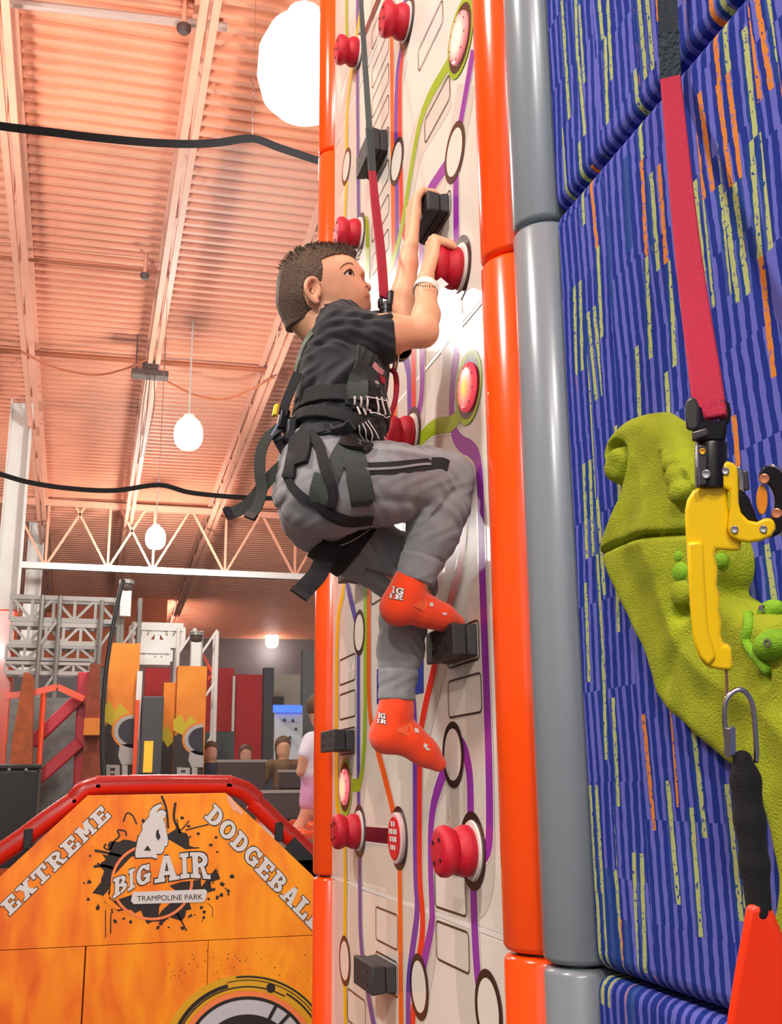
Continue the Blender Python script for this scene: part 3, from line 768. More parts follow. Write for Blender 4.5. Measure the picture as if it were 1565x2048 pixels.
MB().box(*rbox(463, 1352, 468, 1480, 23.4, .08)).build('white_trim', M_WHITE, label='thin white trim strip between the two red wall sections', cat='trim')
t = thing('climbing_board', 'white climbing board with a blue glowing top edge at the back', 'board', aY(575, 1560, 19))
a, b = rbox(548, 1412, 604, 1600, 19, .1); MB().box((a[0], a[1], 0), b).build('board', mat('board_white', 'cdd6dc', .5), t); MB().box(*rbox(548, 1410, 604, 1424, 18.9, .1)).build('light_bar', mat('blue_led', '3a63ff', .4, emit=1.6), t)
for (px, py) in ((569, 1440), (586, 1441), (592, 1458), (567, 1474), (580, 1475)): MB().ball(aY(px, py, 18.96), .03, 8, 5).build('hold', M_DGREY, t)
MB().box(*rbox(549, 1393, 568, 1411, 18.95, .2)).build('speaker', M_BLACK, label='small black speaker above the lit white board', cat='speaker')
t = thing('screen', 'dark wide screen in front of the red wall', 'screen', aY(440, 1515, 16)); a, b = rbox(400, 1463, 468, 1522, 16, .1); MB().box(a, b).build('panel', mat('screen_glass', '3b4444', .15), t, bevel=.01)
MB().box(((a[0] + b[0]) / 2 - .05, 16.02, 0), ((a[0] + b[0]) / 2 + .05, 16.08, a[2])).build('stand', M_BLACK, t)
# tilted orange outline frame behind the yellow banner
t = thing('outline_sign', 'slim tilted orange outline sign behind the yellow banner', 'sign', aY(415, 1340, 15.2)); Q = [aY(*p, 15.2) for p in ((384, 1305), (402, 1302), (427, 1350), (414, 1358))]
for i in range(4): MB().bar(Q[i], Q[(i + 1) % 4], .035).build('bar', M_ORANGE, t)
# foam obstacle course on the left
M_FOAMB = mat('brown_orange_net', 'b0582a', .8, noise=.25, nscale=12); M_REDP = mat('red_pad', 'c9283a', .5)
for i, (Q, m, lab) in enumerate((([(47, 1345), (58, 1345), (66, 1352), (62, 1600), (10, 1600), (24, 1480), (38, 1400)], M_FOAMB, 'brown orange net funnel left of the red beams'),
                                 ([(180, 1328), (200, 1328), (202, 1600), (158, 1600), (168, 1480), (172, 1400)], mat('dark_brown_net', '8c3f24', .8, noise=.25, nscale=12), 'dark brown net pillar behind the bent pole'))):
    MB().prism([aY(*p, 12.6 + i * .3) for p in Q], (0, .4, 0)).build('net_pillar', m, label=lab, cat='net')
MB().box(*rbox(167, 1436, 200, 1470, 12.6, .4)).build('orange_block', M_BAN, label='orange block fixed to the dark brown net pillar', cat='block')
for i, (p, q, Y, lab) in enumerate((((62, 1488), (160, 1395), 13.2, 'upper slanted red padded beam'), ((75, 1560), (160, 1485), 13.2, 'lower slanted red padded beam'), ((158, 1590), (168, 1345), 13.3, 'upright red padded beam'))):
    MB().bar(aY(*p, Y), aY(*q, Y), .14, .14).build('padded_beam', M_REDP, label=lab + ' of the obstacle course', cat='beam', bevel=.02)
t = thing('orange_rail', 'bent orange rail over the grey mesh panels', 'rail', aY(110, 1560, 12.9))
for a, b in (((10, 1393), (70, 1385)), ((70, 1385), (115, 1374)), ((115, 1374), (168, 1398))): MB().bar(aY(*a, 12.9), aY(*b, 12.9), .07).build('rail', M_ORANGE, t)
MB().tube([aY(88, 1400, 12.9) * [1, 1, 0], aY(88, 1378, 12.9)], .03, 8).build('leg', M_ORANGE, t)
a, b = rbox(5, 1395, 158, 1600, 13.9, .1); MB().box((a[0], a[1], 0), b).build('mesh_panel', M_MESH, label='grey mesh panel behind the red padded beams', cat='panel')
a, b = rbox(-40, 1345, 205, 1420, 20, .2); MB().box((a[0], a[1], 0), b).build('stage_backdrop', mat('dark_backdrop_cloth', '4c4a4c', .8), label='dark backdrop below the silver trusses', cat='backdrop')
t = thing('black_bin', 'square black bin behind the red padded roll at the left', 'bin', aY(30, 1690, 7.4)); a, b = rbox(-20, 1538, 68, 1720, 7.4, .32); MB().box((a[0], a[1], 0), b).build('body', M_BLACK, t, bevel=.02)
MB().box((a[0] - .006, a[1] - .006, b[2]), (b[0] + .006, b[1] + .006, b[2] + .03)).build('rim', M_BLACK, t, bevel=.008)
for px in (18, 52): MB().ball(aY(px, 1540, 7.36), .012, 8, 5).build('rivet', M_STEEL, t)
# brown bench backs
for x0, y0, x1, y1, Y, lab in ((432, 1521, 530, 1640, 12.0, 'wide brown bench back below the dark screen'), (560, 1541, 604, 1578, 12.0, 'small brown bench back behind the running child'), (523, 1582, 608, 1640, 10.6, 'low brown bench back nearest the padded roll')):
    a, b = rbox(x0, y0, x1, y1, Y, .09); t = thing('bench', lab, 'bench', (a[0], Y, 0)); MB().box(a, b).build('backrest', M_BROWN, t, bevel=.02)
    MB().box((a[0] - .01, Y - .01, b[2] - .02), (b[0] + .01, Y + .1, b[2] + .01)).build('top_rail', mat('pale_edge', 'a79c96', .5), t)
    for s in (a[0] + .06, b[0] - .1): MB().box((s, Y + .02, 0), (s + .05, Y + .07, a[2] + .02)).build('leg', M_BLACK, t)
    MB().box((a[0], Y + .05, max(.4, a[2] - .02)), (b[0], Y + .5, max(.4, a[2] - .02) + .06)).build('seat', M_BROWN, t, bevel=.01)
MB().box((.9, 7.0, 0), (3.5, 10.4, 1.12)).build('court_deck', mat('deck_grey', '8d8578', .8), label='raised grey court deck behind the padded roll', cat='deck')
for i, (x0, y0, x1, y1, Y, lab) in enumerate(((585, 1670, 660, 1740, 7.0, 'orange floor pad under the running child'), (540, 1628, 575, 1650, 9.2, 'small orange floor pad beside the low bench back'), (615, 1640, 660, 1665, 8.6, 'orange floor pad behind the running child\'s foot'))):
    a, b = rbox(x0, y0, x1, y1, Y, 1.0); MB().box((a[0], Y, 1.1), (b[0], Y + .8, 1.17)).build('floor_pad', M_ORANGE, label=lab, cat='pad', bevel=.02)

# ------------------------------------------------------------------ people in the background
M_SKIN2 = mat('skin_far', 'd9a283', .6); M_HAIRB = mat('brown_hair_far', '5a4028', .7, noise=.2, nscale=30)
def folk(name, lab, base, parts, hair, clothes, h=.012):
    """base: ground point; parts: limb chains in metres about it"""
    base = np.asarray(base, float); lo = base + [-.55, -.4, -.02]; hi = base + [.55, .4, 1.9]
    S = SDF(lo, hi, h)
    for ch in parts: S.chain([(base + np.array(p), r) for p, r in ch], .03)
    o = S.build(name, M_SKIN2, None, 1, label=lab, cat='person')
    def sub(nm, chains, m):
        T = SDF(lo, hi, h)
        for ch in chains: T.chain([(base + np.array(p), r) for p, r in ch], .03)
        T.build(nm, m, o, 1)
    sub('hair', hair, M_HAIRB)
    for nm, ch, m in clothes: sub(nm, ch, m)
    return o
def stander(lab, base, ht, shirt, pants, long_hair, arms=((.2, -.05, .95), (-.2, -.05, .95))):
    k = ht / 1.6; P = lambda x, y, z: (x * k, y * k, z * k)
    body = [[(P(0, 0, 1.48), .085 * k), (P(0, 0, 1.40), .08 * k)], [(P(0, 0, 1.36), .045 * k), (P(0, 0, 1.2), .10 * k), (P(0, 0, .95), .11 * k), (P(0, 0, .82), .11 * k)]]
    legs = [[(P(s * .08, 0, .82), .085 * k), (P(s * .09, -.02, .45), .055 * k), (P(s * .09, 0, .06), .04 * k), (P(s * .09, -.12, .035), .035 * k)] for s in (-1, 1)]
    arm = [[(P(.15 if a[0] > 0 else -.15, 0, 1.26), .05 * k), (P((a[0] + (.2 if a[0] > 0 else -.2)) / 2, .02, 1.08), .038 * k), (P(*a), .03 * k)] for a in arms]
    hair = [[(P(0, .02, 1.50), .098 * k), (P(0, .05, 1.46), .09 * k)]] + ([[(P(0, .06, 1.45), .085 * k), (P(0, .10, 1.15), .07 * k)]] if long_hair else [])
    cl = [('shirt', [[(P(0, 0, 1.22), .118 * k), (P(0, 0, .88), .125 * k)], [(P(-.15, 0, 1.25), .06 * k), (P(.15, 0, 1.25), .06 * k)]] + [[(p[0][0], p[0][1] + .01), (p[1][0], p[1][1] + .012)] for p in arm], mat('cloth_' + shirt, shirt, .8)),
          ('trousers', [[(q, r + .012) for q, r in lg[:3]] for lg in legs], mat('cloth_' + pants, pants, .8))]
    return folk('person', lab, base, body + legs + arm, hair, cl)
for px_, Y_, w_ in ((566, 13.0, 'the long haired person'), (420, 14.2, 'the person in navy'), (491, 16.5, 'the person in a pale top')):
    q = aY(px_, 1560, Y_); MB().box((q[0] - .2, Y_ - .25, 0), (q[0] + .2, Y_ + .2, .42)).build('step_box', mat('platform_grey', '6d6762', .8), label='low grey step box under ' + w_, cat='step', bevel=.01)
b = aY(566, 1560, 13.0); stander('person with long brown hair in a brown top seen from behind', (b[0], 13.0, .42), aY(566, 1474, 13)[2] - .40, '6b5238', '2a2a30', True, ((.22, .1, 1.0), (-.22, .1, 1.0)))
b = aY(420, 1560, 14.2); stander('person in a navy top beside the yellow banner', (b[0], 14.2, .42), aY(420, 1484, 14.2)[2] - .40, '2a3348', '22242c', False, ((.25, -.1, 1.0), (-.2, .0, .9)))
b = aY(491, 1530, 16.5); stander('blurred person in a pale patterned top in front of the red wall', (b[0], 16.5, .42), aY(491, 1490, 16.5)[2] - .40, 'd8cbb8', '5a4a40', True, ((.2, -.1, .9), (-.2, -.1, .9)))
# the running child
Y = 7.6; g = lambda px, py, dy=0: aY(px, py, Y + dy) - base
base = np.array([aY(640, 1700, Y)[0], Y, 1.17])
folk('person', 'running child in a white top and lilac shorts behind the far orange post', base,
     [[(g(640, 1420), .085), (g(645, 1440), .08)], [(g(640, 1470), .04), (g(632, 1500), .085), (g(628, 1540), .085), (g(632, 1575), .09)],
      [(g(628, 1585), .07), (g(618, 1620), .05), (g(597, 1655), .032), (g(590, 1664), .03), (g(580, 1668, -.05), .024)], [(g(645, 1585, .1), .07), (g(650, 1640, .1), .048), (g(655, 1690, .15), .034)],
      [(g(622, 1480), .045), (g(608, 1515, -.05), .034), (g(600, 1545, -.05), .028)]],
     [[(g(640, 1412), .098), (g(650, 1425), .095)]],
     [('shirt', [[(g(634, 1490), .095), (g(628, 1545), .1)], [(g(622, 1482), .06), (g(610, 1508, -.05), .05)]], mat('cloth_white_child', 'e4dcea', .8)),
      ('shorts', [[(g(630, 1555), .1), (g(626, 1590), .085), (g(620, 1605), .075)], [(g(640, 1570, .08), .09), (g(648, 1610, .1), .07)]], mat('cloth_lilac', 'dba6cf', .8)),
      ('shoe', [[(g(592, 1660), .036), (g(580, 1668, -.05), .03)]], mat('shoe_white', 'e8e4e0', .6))], .01)

# ------------------------------------------------------------------ slab lettering (polygons in a unit box)
def _arc(cx, cy, ro, ri, a0, a1, n=10, sy=1.0, riy=None):
    out = []; riy = riy if riy is not None else ri
    for i in range(n):
        a, b = math.radians(a0 + (a1 - a0) * i / n), math.radians(a0 + (a1 - a0) * (i + 1) / n)
        out.append([(cx + ro * math.cos(a), cy + ro * sy * math.sin(a)), (cx + ro * math.cos(b), cy + ro * sy * math.sin(b)), (cx + ri * math.cos(b), cy + riy * sy * math.sin(b)), (cx + ri * math.cos(a), cy + riy * sy * math.sin(a))])
    return out
def R(x0, y0, x1, y1): return [(x0, y0), (x1, y0), (x1, y1), (x0, y1)]
GLY = {
 'E': [R(.12, 0, .44, 1), R(0, .82, .92, 1), R(.70, .62, .92, 1), R(.4, .41, .72, .59), R(0, 0, .95, .18), R(.72, 0, .95, .38)],
 'X': [[(.05, 0), (.38, 0), (.95, 1), (.62, 1)], [(.62, 0), (.95, 0), (.38, 1), (.05, 1)], R(0, 0, .45, .16), R(.55, 0, 1, .16), R(0, .84, .45, 1), R(.55, .84, 1, 1)],
 'T': [R(.34, 0, .66, 1), R(.18, 0, .82, .16), R(0, .82, 1, 1), R(0, .6, .2, 1), R(.8, .6, 1, 1)],
 'R': [R(.12, 0, .42, 1), R(0, 0, .5, .16), R(0, .84, .55, 1), R(.4, .42, .6, .58)] + _arc(.55, .71, .38, .12, -90, 90, 8, .76) + [[(.5, .5), (.72, .45), (.95, .0), (.66, .0)], R(.68, 0, 1.04, .16)],
 'M': [R(.06, 0, .3, 1), R(.7, 0, .94, 1), R(-.02, 0, .38, .15), R(.62, 0, 1.02, .15), R(-.02, .85, .28, 1), R(.72, .85, 1.02, 1), [(.08, 1), (.36, 1), (.6, .25), (.42, .25)], [(.92, 1), (.64, 1), (.4, .25), (.58, .25)]],
 'D': [R(.12, 0, .42, 1), R(0, 0, .5, .18), R(0, .82, .5, 1)] + _arc(.45, .5, .5, .2, -90, 90, 12, 1.0, .32),
 'O': _arc(.5, .5, .5, .2, 0, 360, 22, 1.0, .32),
 'G': _arc(.5, .5, .5, .2, 40, 320, 18, 1.0, .32) + [R(.52, .36, 1.0, .52), R(.68, .06, .96, .5), R(.72, .66, .92, .98)],
 'B': [R(.12, 0, .42, 1), R(0, 0, .5, .17), R(0, .83, .5, 1), R(.4, .42, .6, .58)] + _arc(.52, .735, .36, .1, -90, 90, 8, .73) + _arc(.54, .28, .42, .14, -90, 90, 8, .67),
 'A': [[(.08, 0), (.34, 0), (.56, 1), (.36, 1)], [(.66, 0), (.94, 0), (.64, 1), (.44, 1)], R(.28, .24, .72, .4), R(-.02, 0, .42, .15), R(.58, 0, 1.02, .15)],
 'L': [R(.12, 0, .44, 1), R(0, .84, .56, 1), R(0, 0, .95, .18), R(.72, 0, .95, .42)],
 'I': [R(.3, 0, .7, 1), R(.1, 0, .9, .17), R(.1, .83, .9, 1)]}
def glyph(mb, ch, fn, grow=0.0):
    for poly in GLY[ch]:
        c = np.mean(np.array(poly), 0); P = []
        for p in poly:
            q = np.array(p, float)
            if grow: d = np.sign(q - c) * grow; q = q + d
            P.append(fn(q[0], q[1]))
        gl = len(mb.f) % 40; P = [np.asarray(p_, float) + (ORG - p_) / np.linalg.norm(ORG - p_) * gl * 6e-6 for p_ in P]   # lift overlaps apart
        mb.add(P, [tuple(range(len(P)))])
def quad_fn(Q, to3):
    BL, BR, TR, TL = (np.array(q, float) for q in Q)
    return lambda u, v: to3(*((BL * (1 - u) + BR * u) * (1 - v) + (TL * (1 - u) + TR * u) * v))
def word(mb, s, A, B, up, to3, grow=0.0, gap=.06):
    A, B, up = (np.array(p, float) for p in (A, B, up)); n = len(s); e = (B - A) / n
    for i, ch in enumerate(s):
        o = A + e * i
        glyph(mb, ch, lambda u, v: to3(*(o + e * (gap + (1 - 2 * gap) * u) + up * v)), grow)

# ------------------------------------------------------------------ dodgeball court front: sign, padded roll, net
SY = 5.9
def S3(lay): return lambda x, y: aY(x, y, SY - .0012 * lay)
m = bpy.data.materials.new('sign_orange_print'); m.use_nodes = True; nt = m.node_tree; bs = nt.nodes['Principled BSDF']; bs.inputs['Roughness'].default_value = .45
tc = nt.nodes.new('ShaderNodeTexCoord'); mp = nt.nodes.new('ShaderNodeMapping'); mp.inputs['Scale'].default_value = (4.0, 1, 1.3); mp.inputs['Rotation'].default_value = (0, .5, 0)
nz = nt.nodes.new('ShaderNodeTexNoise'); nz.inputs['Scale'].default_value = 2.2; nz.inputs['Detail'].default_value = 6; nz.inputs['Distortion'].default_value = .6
sx = nt.nodes.new('ShaderNodeSeparateXYZ'); ad = nt.nodes.new('ShaderNodeMath'); ad.operation = 'MULTIPLY_ADD'; ad.inputs[1].default_value = .16  # darker left side: printed gradient plus light falloff, both put into the colour
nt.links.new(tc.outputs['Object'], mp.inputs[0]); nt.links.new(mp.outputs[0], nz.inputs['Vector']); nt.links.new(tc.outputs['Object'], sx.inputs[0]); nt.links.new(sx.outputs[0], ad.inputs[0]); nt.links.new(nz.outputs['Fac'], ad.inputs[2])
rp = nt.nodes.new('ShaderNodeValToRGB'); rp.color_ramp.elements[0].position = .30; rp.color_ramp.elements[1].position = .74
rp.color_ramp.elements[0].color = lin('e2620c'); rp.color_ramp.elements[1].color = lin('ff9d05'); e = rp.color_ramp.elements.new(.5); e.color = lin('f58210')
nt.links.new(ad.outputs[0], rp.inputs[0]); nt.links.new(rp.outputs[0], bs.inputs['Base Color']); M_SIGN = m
M_LET = mat('sign_letter_grey_white', 'd6d2cf', .45); M_SPL = mat('sign_black_ink', '221713', .5); M_INK2 = mat('sign_peach_ink', 'f08048', .5)
sg = thing('court_sign', 'orange dodgeball court sign with white slab letters and a black splattered logo', 'sign', (aY(310, 1800, SY)[0], SY, 0))
zb = 0.0; L_ = aY(-70, 1818, SY); Rr = aY(690, 1812, SY); seam_z = aY(310, 1886, SY)[2]; xs = aY(168, 1960, SY)[0]; xs2 = aY(417, 1882, SY)[0]
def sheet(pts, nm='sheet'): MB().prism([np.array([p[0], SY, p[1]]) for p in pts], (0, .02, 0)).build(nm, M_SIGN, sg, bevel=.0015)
TLp, TRp = aY(176, 1591, SY), aY(452, 1586, SY); gz = .0016
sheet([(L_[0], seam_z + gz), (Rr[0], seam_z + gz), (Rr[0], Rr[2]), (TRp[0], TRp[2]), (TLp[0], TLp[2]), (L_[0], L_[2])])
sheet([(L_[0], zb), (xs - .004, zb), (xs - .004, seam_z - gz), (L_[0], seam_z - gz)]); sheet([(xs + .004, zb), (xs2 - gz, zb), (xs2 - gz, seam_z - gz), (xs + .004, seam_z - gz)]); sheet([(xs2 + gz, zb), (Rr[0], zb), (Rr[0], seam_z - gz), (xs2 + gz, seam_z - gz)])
MB().box((L_[0] + .01, SY + .02, 0), (Rr[0] - .01, SY + .06, TLp[2] - .35)).build('backing', mat('sign_backing', '8a3a08', .8), sg)
mb = MB(); word(mb, 'EXTREME', (18, 1834), (226, 1630), (-20, -23), S3(1), .045); mb.build('letter_outline', M_SPL, sg)
mb = MB(); word(mb, 'EXTREME', (18, 1834), (226, 1630), (-20, -23), S3(2)); mb.build('lettering', M_LET, sg)
mb = MB(); word(mb, 'DODGEBALL', (407, 1634), (634, 1870), (22, -28), S3(1), .045, .04); mb.build('letter_outline', M_SPL, sg)
mb = MB(); word(mb, 'DODGEBALL', (407, 1634), (634, 1870), (22, -28), S3(2), 0, .04); mb.build('lettering', M_LET, sg)
zc = lambda x, y: (170 + x * .1917, 1580 + y * .1917)
def flat(pts, m, lay, nm):
    MB().prism([aY(*p, SY - .0012 * lay) for p in pts], (0, .0006, 0)).build(nm, m, sg)
rnd = random.Random(3)
blob = []
for k in range(70):
    a = 2 * math.pi * k / 70; r = 1.0 + .07 * math.sin(5 * a + 1) + .06 * math.sin(11 * a + 2) + .05 * math.sin(23 * a) + .07 * (rnd.random() - .5); x = 740 + 600 * r * math.cos(a); y = 880 + 470 * r * math.sin(a)
    if a > 3.6 and a < 5.9: y += 40
    blob.append(zc(x, y))
flat(blob, M_SPL, 1, 'ink_blot')
mb = MB()
for k in range(60):
    a = rnd.uniform(0, 6.28); r = rnd.uniform(.95, 1.3); x = 740 + 620 * r * math.cos(a); y = 880 + 490 * r * math.sin(a); s = rnd.uniform(4, 26)
    P = [zc(x + s * math.cos(t) * rnd.uniform(.6, 1.3), y + s * math.sin(t) * rnd.uniform(.6, 1.3)) for t in np.linspace(0, 6.0, 8)]
    mb.add([aY(*p, SY - .001) for p in P], [tuple(range(8))])
def inkline(mb, P, w, lay):
    Q = catmull([np.array(zc(*p)) for p in P], 6)
    for i, (a, b) in enumerate(zip(Q[:-1], Q[1:])):
        t = b - a; L = np.linalg.norm(t) + 1e-6; nn = np.array([-t[1], t[0]]) / L * w * .5 * .1917
        mb.add([aY(*p, SY - .0012 * lay) for p in (a - nn, a + nn, b + nn, b - nn)], [(0, 1, 2, 3)])
for P, w in (([(800, 60), (850, 200), (870, 400)], 24), ([(400, 330), (440, 240), (500, 270), (540, 360)], 16), ([(945, 130), (930, 300), (1000, 450)], 26), ([(960, 300), (990, 420), (1090, 320)], 12), ([(100, 630), (250, 660), (420, 700)], 26), ([(90, 800), (200, 790), (330, 830)], 30), ([(215, 1250), (215, 1540)], 10), ([(270, 1280), (268, 1500)], 12), ([(960, 1280), (1010, 1370), (1060, 1470)], 16), ([(220, 560), (200, 600), (260, 620), (300, 540), (360, 480), (340, 420), (420, 430), (430, 480)], 18), ([(1280, 1180), (1330, 1230), (1330, 1330)], 6), ([(1050, 420), (1160, 390), (1290, 360)], 14)):
    inkline(mb, P, w, 1)
mb.build('ink_splatter', M_SPL, sg, kind='stuff')
ring = lambda rx, ry, n=40, c=(700, 960): [zc(c[0] + rx * math.cos(a), c[1] + ry * math.sin(a)) for a in np.linspace(0, 2 * math.pi, n, endpoint=False)]
mb = MB(); n = 48
for (r0, r1, lay) in ((1.0, .93, 2),):
    o_ = ring(430, 400, n); i_ = ring(400, 372, n)
    for k in range(n): mb.add([aY(*p, SY - .0012 * lay) for p in (o_[k], o_[(k + 1) % n], i_[(k + 1) % n], i_[k])], [(0, 1, 2, 3)])
mb.build('logo_ring', M_INK2, sg)
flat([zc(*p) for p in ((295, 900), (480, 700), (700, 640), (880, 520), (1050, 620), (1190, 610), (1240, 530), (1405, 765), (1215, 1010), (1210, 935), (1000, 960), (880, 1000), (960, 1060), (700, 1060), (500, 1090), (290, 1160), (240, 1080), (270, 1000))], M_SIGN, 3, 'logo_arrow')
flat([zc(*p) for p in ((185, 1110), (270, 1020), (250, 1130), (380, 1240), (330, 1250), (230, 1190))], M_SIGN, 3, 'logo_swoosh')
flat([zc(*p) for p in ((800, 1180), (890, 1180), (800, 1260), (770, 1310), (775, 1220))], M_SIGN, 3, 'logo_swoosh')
LQ = [('B', [(292, 1138), (445, 1035), (445, 868), (298, 925)]), ('I', [(440, 1068), (528, 1012), (528, 808), (446, 842)]), ('G', [(535, 1012), (685, 965), (685, 762), (540, 800)]), ('A', [(730, 972), (985, 932), (960, 678), (740, 692)]), ('I', [(985, 928), (1105, 915), (1090, 652), (980, 664)]), ('R', [(1105, 915), (1305, 930), (1290, 648), (1095, 650)])]
for grow, lay, m, nm in ((.05, 4, M_SPL, 'letter_outline'), (.0, 5, M_LET, 'lettering')):
    mb = MB()
    for ch, Q in LQ: glyph(mb, ch, quad_fn([zc(*q) for q in Q], S3(lay)), grow)
    mb.build(nm, m, sg)
flat([zc(*p) for p in ((500, 1065), (1255, 1035), (1275, 1060), (1270, 1110), (1240, 1170), (510, 1190), (480, 1160))], M_LET, 4, 'name_plate')
rider = ((790, 140), (808, 165), (770, 195), (745, 240), (775, 215), (815, 205), (850, 240), (835, 290), (815, 300), (838, 350), (855, 450), (868, 520), (860, 580), (832, 590), (820, 640), (790, 668), (742, 665), (757, 690), (748, 718), (690, 700), (530, 706), (524, 660), (555, 500), (602, 410), (595, 370), (640, 312), (668, 280), (680, 220), (712, 178))
ctr = np.mean(np.array(rider), 0)
flat([zc(*(ctr + (np.array(p) - ctr) * 1.05)) for p in rider], M_SPL, 3.2, 'rider_outline'); flat([zc(*p) for p in rider], M_LET, 4, 'rider_figure')
flat([zc(*p) for p in ((770, 405), (745, 430), (740, 480), (762, 530), (790, 490), (770, 440))], M_SPL, 5, 'rider_gap'); flat([zc(*p) for p in ((655, 578), (615, 632), (690, 632))], M_SPL, 5, 'rider_gap')
def flat_text(s, size, fn, name, m, parent):
    cu = bpy.data.curves.new(name, 'FONT'); cu.body = s; cu.size = size; ob = bpy.data.objects.new(name + '_tmp', cu); COL.objects.link(ob)
    dg = bpy.context.evaluated_depsgraph_get(); me = ob.evaluated_get(dg).to_mesh(); V = np.array([tuple(q.co) for q in me.vertices]); F = [tuple(p.vertices) for p in me.polygons]
    ob.evaluated_get(dg).to_mesh_clear(); bpy.data.objects.remove(ob); bpy.data.curves.remove(cu)
    w = V[:, 0].max() - V[:, 0].min(); h = V[:, 1].max() - V[:, 1].min(); u = (V[:, 0] - V[:, 0].min()) / w; vv = (V[:, 1] - V[:, 1].min()) / h
    mb = MB(); mb.add([fn(a, b) for a, b in zip(u, vv)], F); return mb.build(name, m, parent)
flat_text('TRAMPOLINE PARK', 1, quad_fn([zc(*q) for q in ((545, 1160), (1228, 1142), (1228, 1085), (545, 1105))], S3(5.2)), 'plate_lettering', M_SPL, sg)
# helmet print, cut by the frame's lower edge
hc = np.array([496, 2118.])
def hring(r0, r1, m, lay, nm, a0=180, a1=360, sy=.98):
    mb = MB()
    for i in range(40):
        a, b = (math.radians(a0 + (a1 - a0) * t / 40) for t in (i, i + 1))
        mb.add([aY(*(hc + np.array([r * math.cos(q), sy * r * math.sin(q)])), SY - .0012 * lay) for r, q in ((r1, a), (r1, b), (r0, b), (r0, a))], [(0, 1, 2, 3)])
    mb.build(nm, m, sg)
hring(140, 172, mat('sign_yellow_ink', 'd9a010', .5), 1, 'helmet_glow', 185, 355)
for r0, r1, a0, a1 in ((150, 158, 190, 255), (146, 149, 195, 300), (166, 170, 262, 352), (160, 162, 255, 350), (152, 156, 300, 345)): hring(r0, r1, M_SPL, 1.6, 'helmet_scribble', a0, a1)
hring(124, 138, M_INK2, 2, 'helmet_outline'); hring(0, 128, M_SPL, 2.5, 'helmet_shell_line'); hring(0, 121, mat('sign_pale_grey_ink', 'bdbcc2', .5), 3, 'helmet_shell'); hring(0, 96, M_SPL, 3.6, 'helmet_visor', sy=.93)
for a in (-62, -47):
    an = math.radians(a); d = np.array([math.cos(an), math.sin(an)]); nn = np.array([-d[1], d[0]]) * 3.5
    flat([hc + d * 90 + nn, hc + d * 90 - nn, hc + d * 126 - nn, hc + d * 126 + nn], M_SPL, 4, 'helmet_strap')
flat([hc + np.array([46 + 9 * math.cos(t), -142 + 10 * math.sin(t)]) for t in np.linspace(0, 6, 12)], M_SPL, 2.6, 'helmet_knob')
mb = MB()
for k in range(90):
    x = rnd.uniform(330, 620); y = 1940 + rnd.uniform(-40, 25) + (x - 480) ** 2 * .0004; s = rnd.uniform(.4, 1.5); mb.add([aY(x + s * math.cos(t), y + s * math.sin(t), SY - .001) for t in (0, 1.2, 2.4, 3.6, 4.8)], [(0, 1, 2, 3, 4)])
mb.build('ink_speckle', M_SPL, sg, kind='stuff')
flat([(453, 1588), (462, 1594), (488, 1626), (482, 1630), (474, 1622), (466, 1622), (462, 1612), (457, 1604)], mat('peeled_sign_layer', 'e9a98c', .5), 1, 'peeled_corner')

M_ROLL = mat('red_orange_roll', 'd8200e', 0.3, coat=.2)
rl = thing('padded_roll', 'red padded vinyl roll capping the dodgeball sign', 'padding', (aY(310, 1570, SY)[0], SY + .1, 0))
Yr = SY + .09
for P in ([(-90, 1775), (-20, 1722), (58, 1668)], [(54, 1670), (100, 1636), (152, 1600)], [(146, 1605), (168, 1582), (200, 1571)], [(192, 1572), (320, 1569), (462, 1570)], [(452, 1569), (490, 1582), (514, 1602)], [(505, 1602), (530, 1624), (562, 1656)], [(556, 1650), (600, 1690), (680, 1762)]):
    Q = catmull([aY(*p, Yr) for p in P], 5); MB().tube(Q, .052, 18).build('pad', M_ROLL, rl, smooth=True, angle=50)
for p in ((56, 1678), (558, 1664)): 
    c = aY(*p, Yr - .045); MB().obox(c, (.022, 0, .0), (0, .012, 0), (0, 0, .05)).build('black_strap', M_BLACK, rl, bevel=.004)
MB().bar(aY(575, 1690, SY + .03), aY(640, 1756, SY + .03), .02, .11).build('black_edge', M_BLACK, rl)

M_NET = mat('black_net_cord', '2c2928', .8); M_BAND = mat('black_webbing_band', '0c0b0c', .9, spec=.1)
NY = SY + .03
nt_ = thing('safety_net', 'fine black safety net hung from a black band across the hall', 'net', (aY(310, 1560, NY)[0], NY, 1.4))
BANDP = [(-120, 232), (0, 252), (100, 264), (200, 276), (300, 285), (380, 288), (440, 285), (505, 277), (560, 296), (640, 322), (720, 345), (860, 352), (1010, 372)]
band = catmull([aY(*p, NY) for p in BANDP], 5)
MB().ribbon(band, .052, .008, (0, -1, 0)).build('top_band', M_BAND, nt_)
poly = [(p[0], p[2]) for p in band] + [tuple(aY(*p, NY)[[0, 2]]) for p in ((1010, 1800), (720, 1790), (600, 1688), (560, 1650), (512, 1598), (490, 1580), (456, 1567), (320, 1567), (196, 1570), (166, 1582), (56, 1668), (-20, 1720), (-120, 1790))]
poly = np.array(poly); mb = MB(); pitch = .0079; cw_ = .00105
nxt = np.roll(poly, -1, 0)
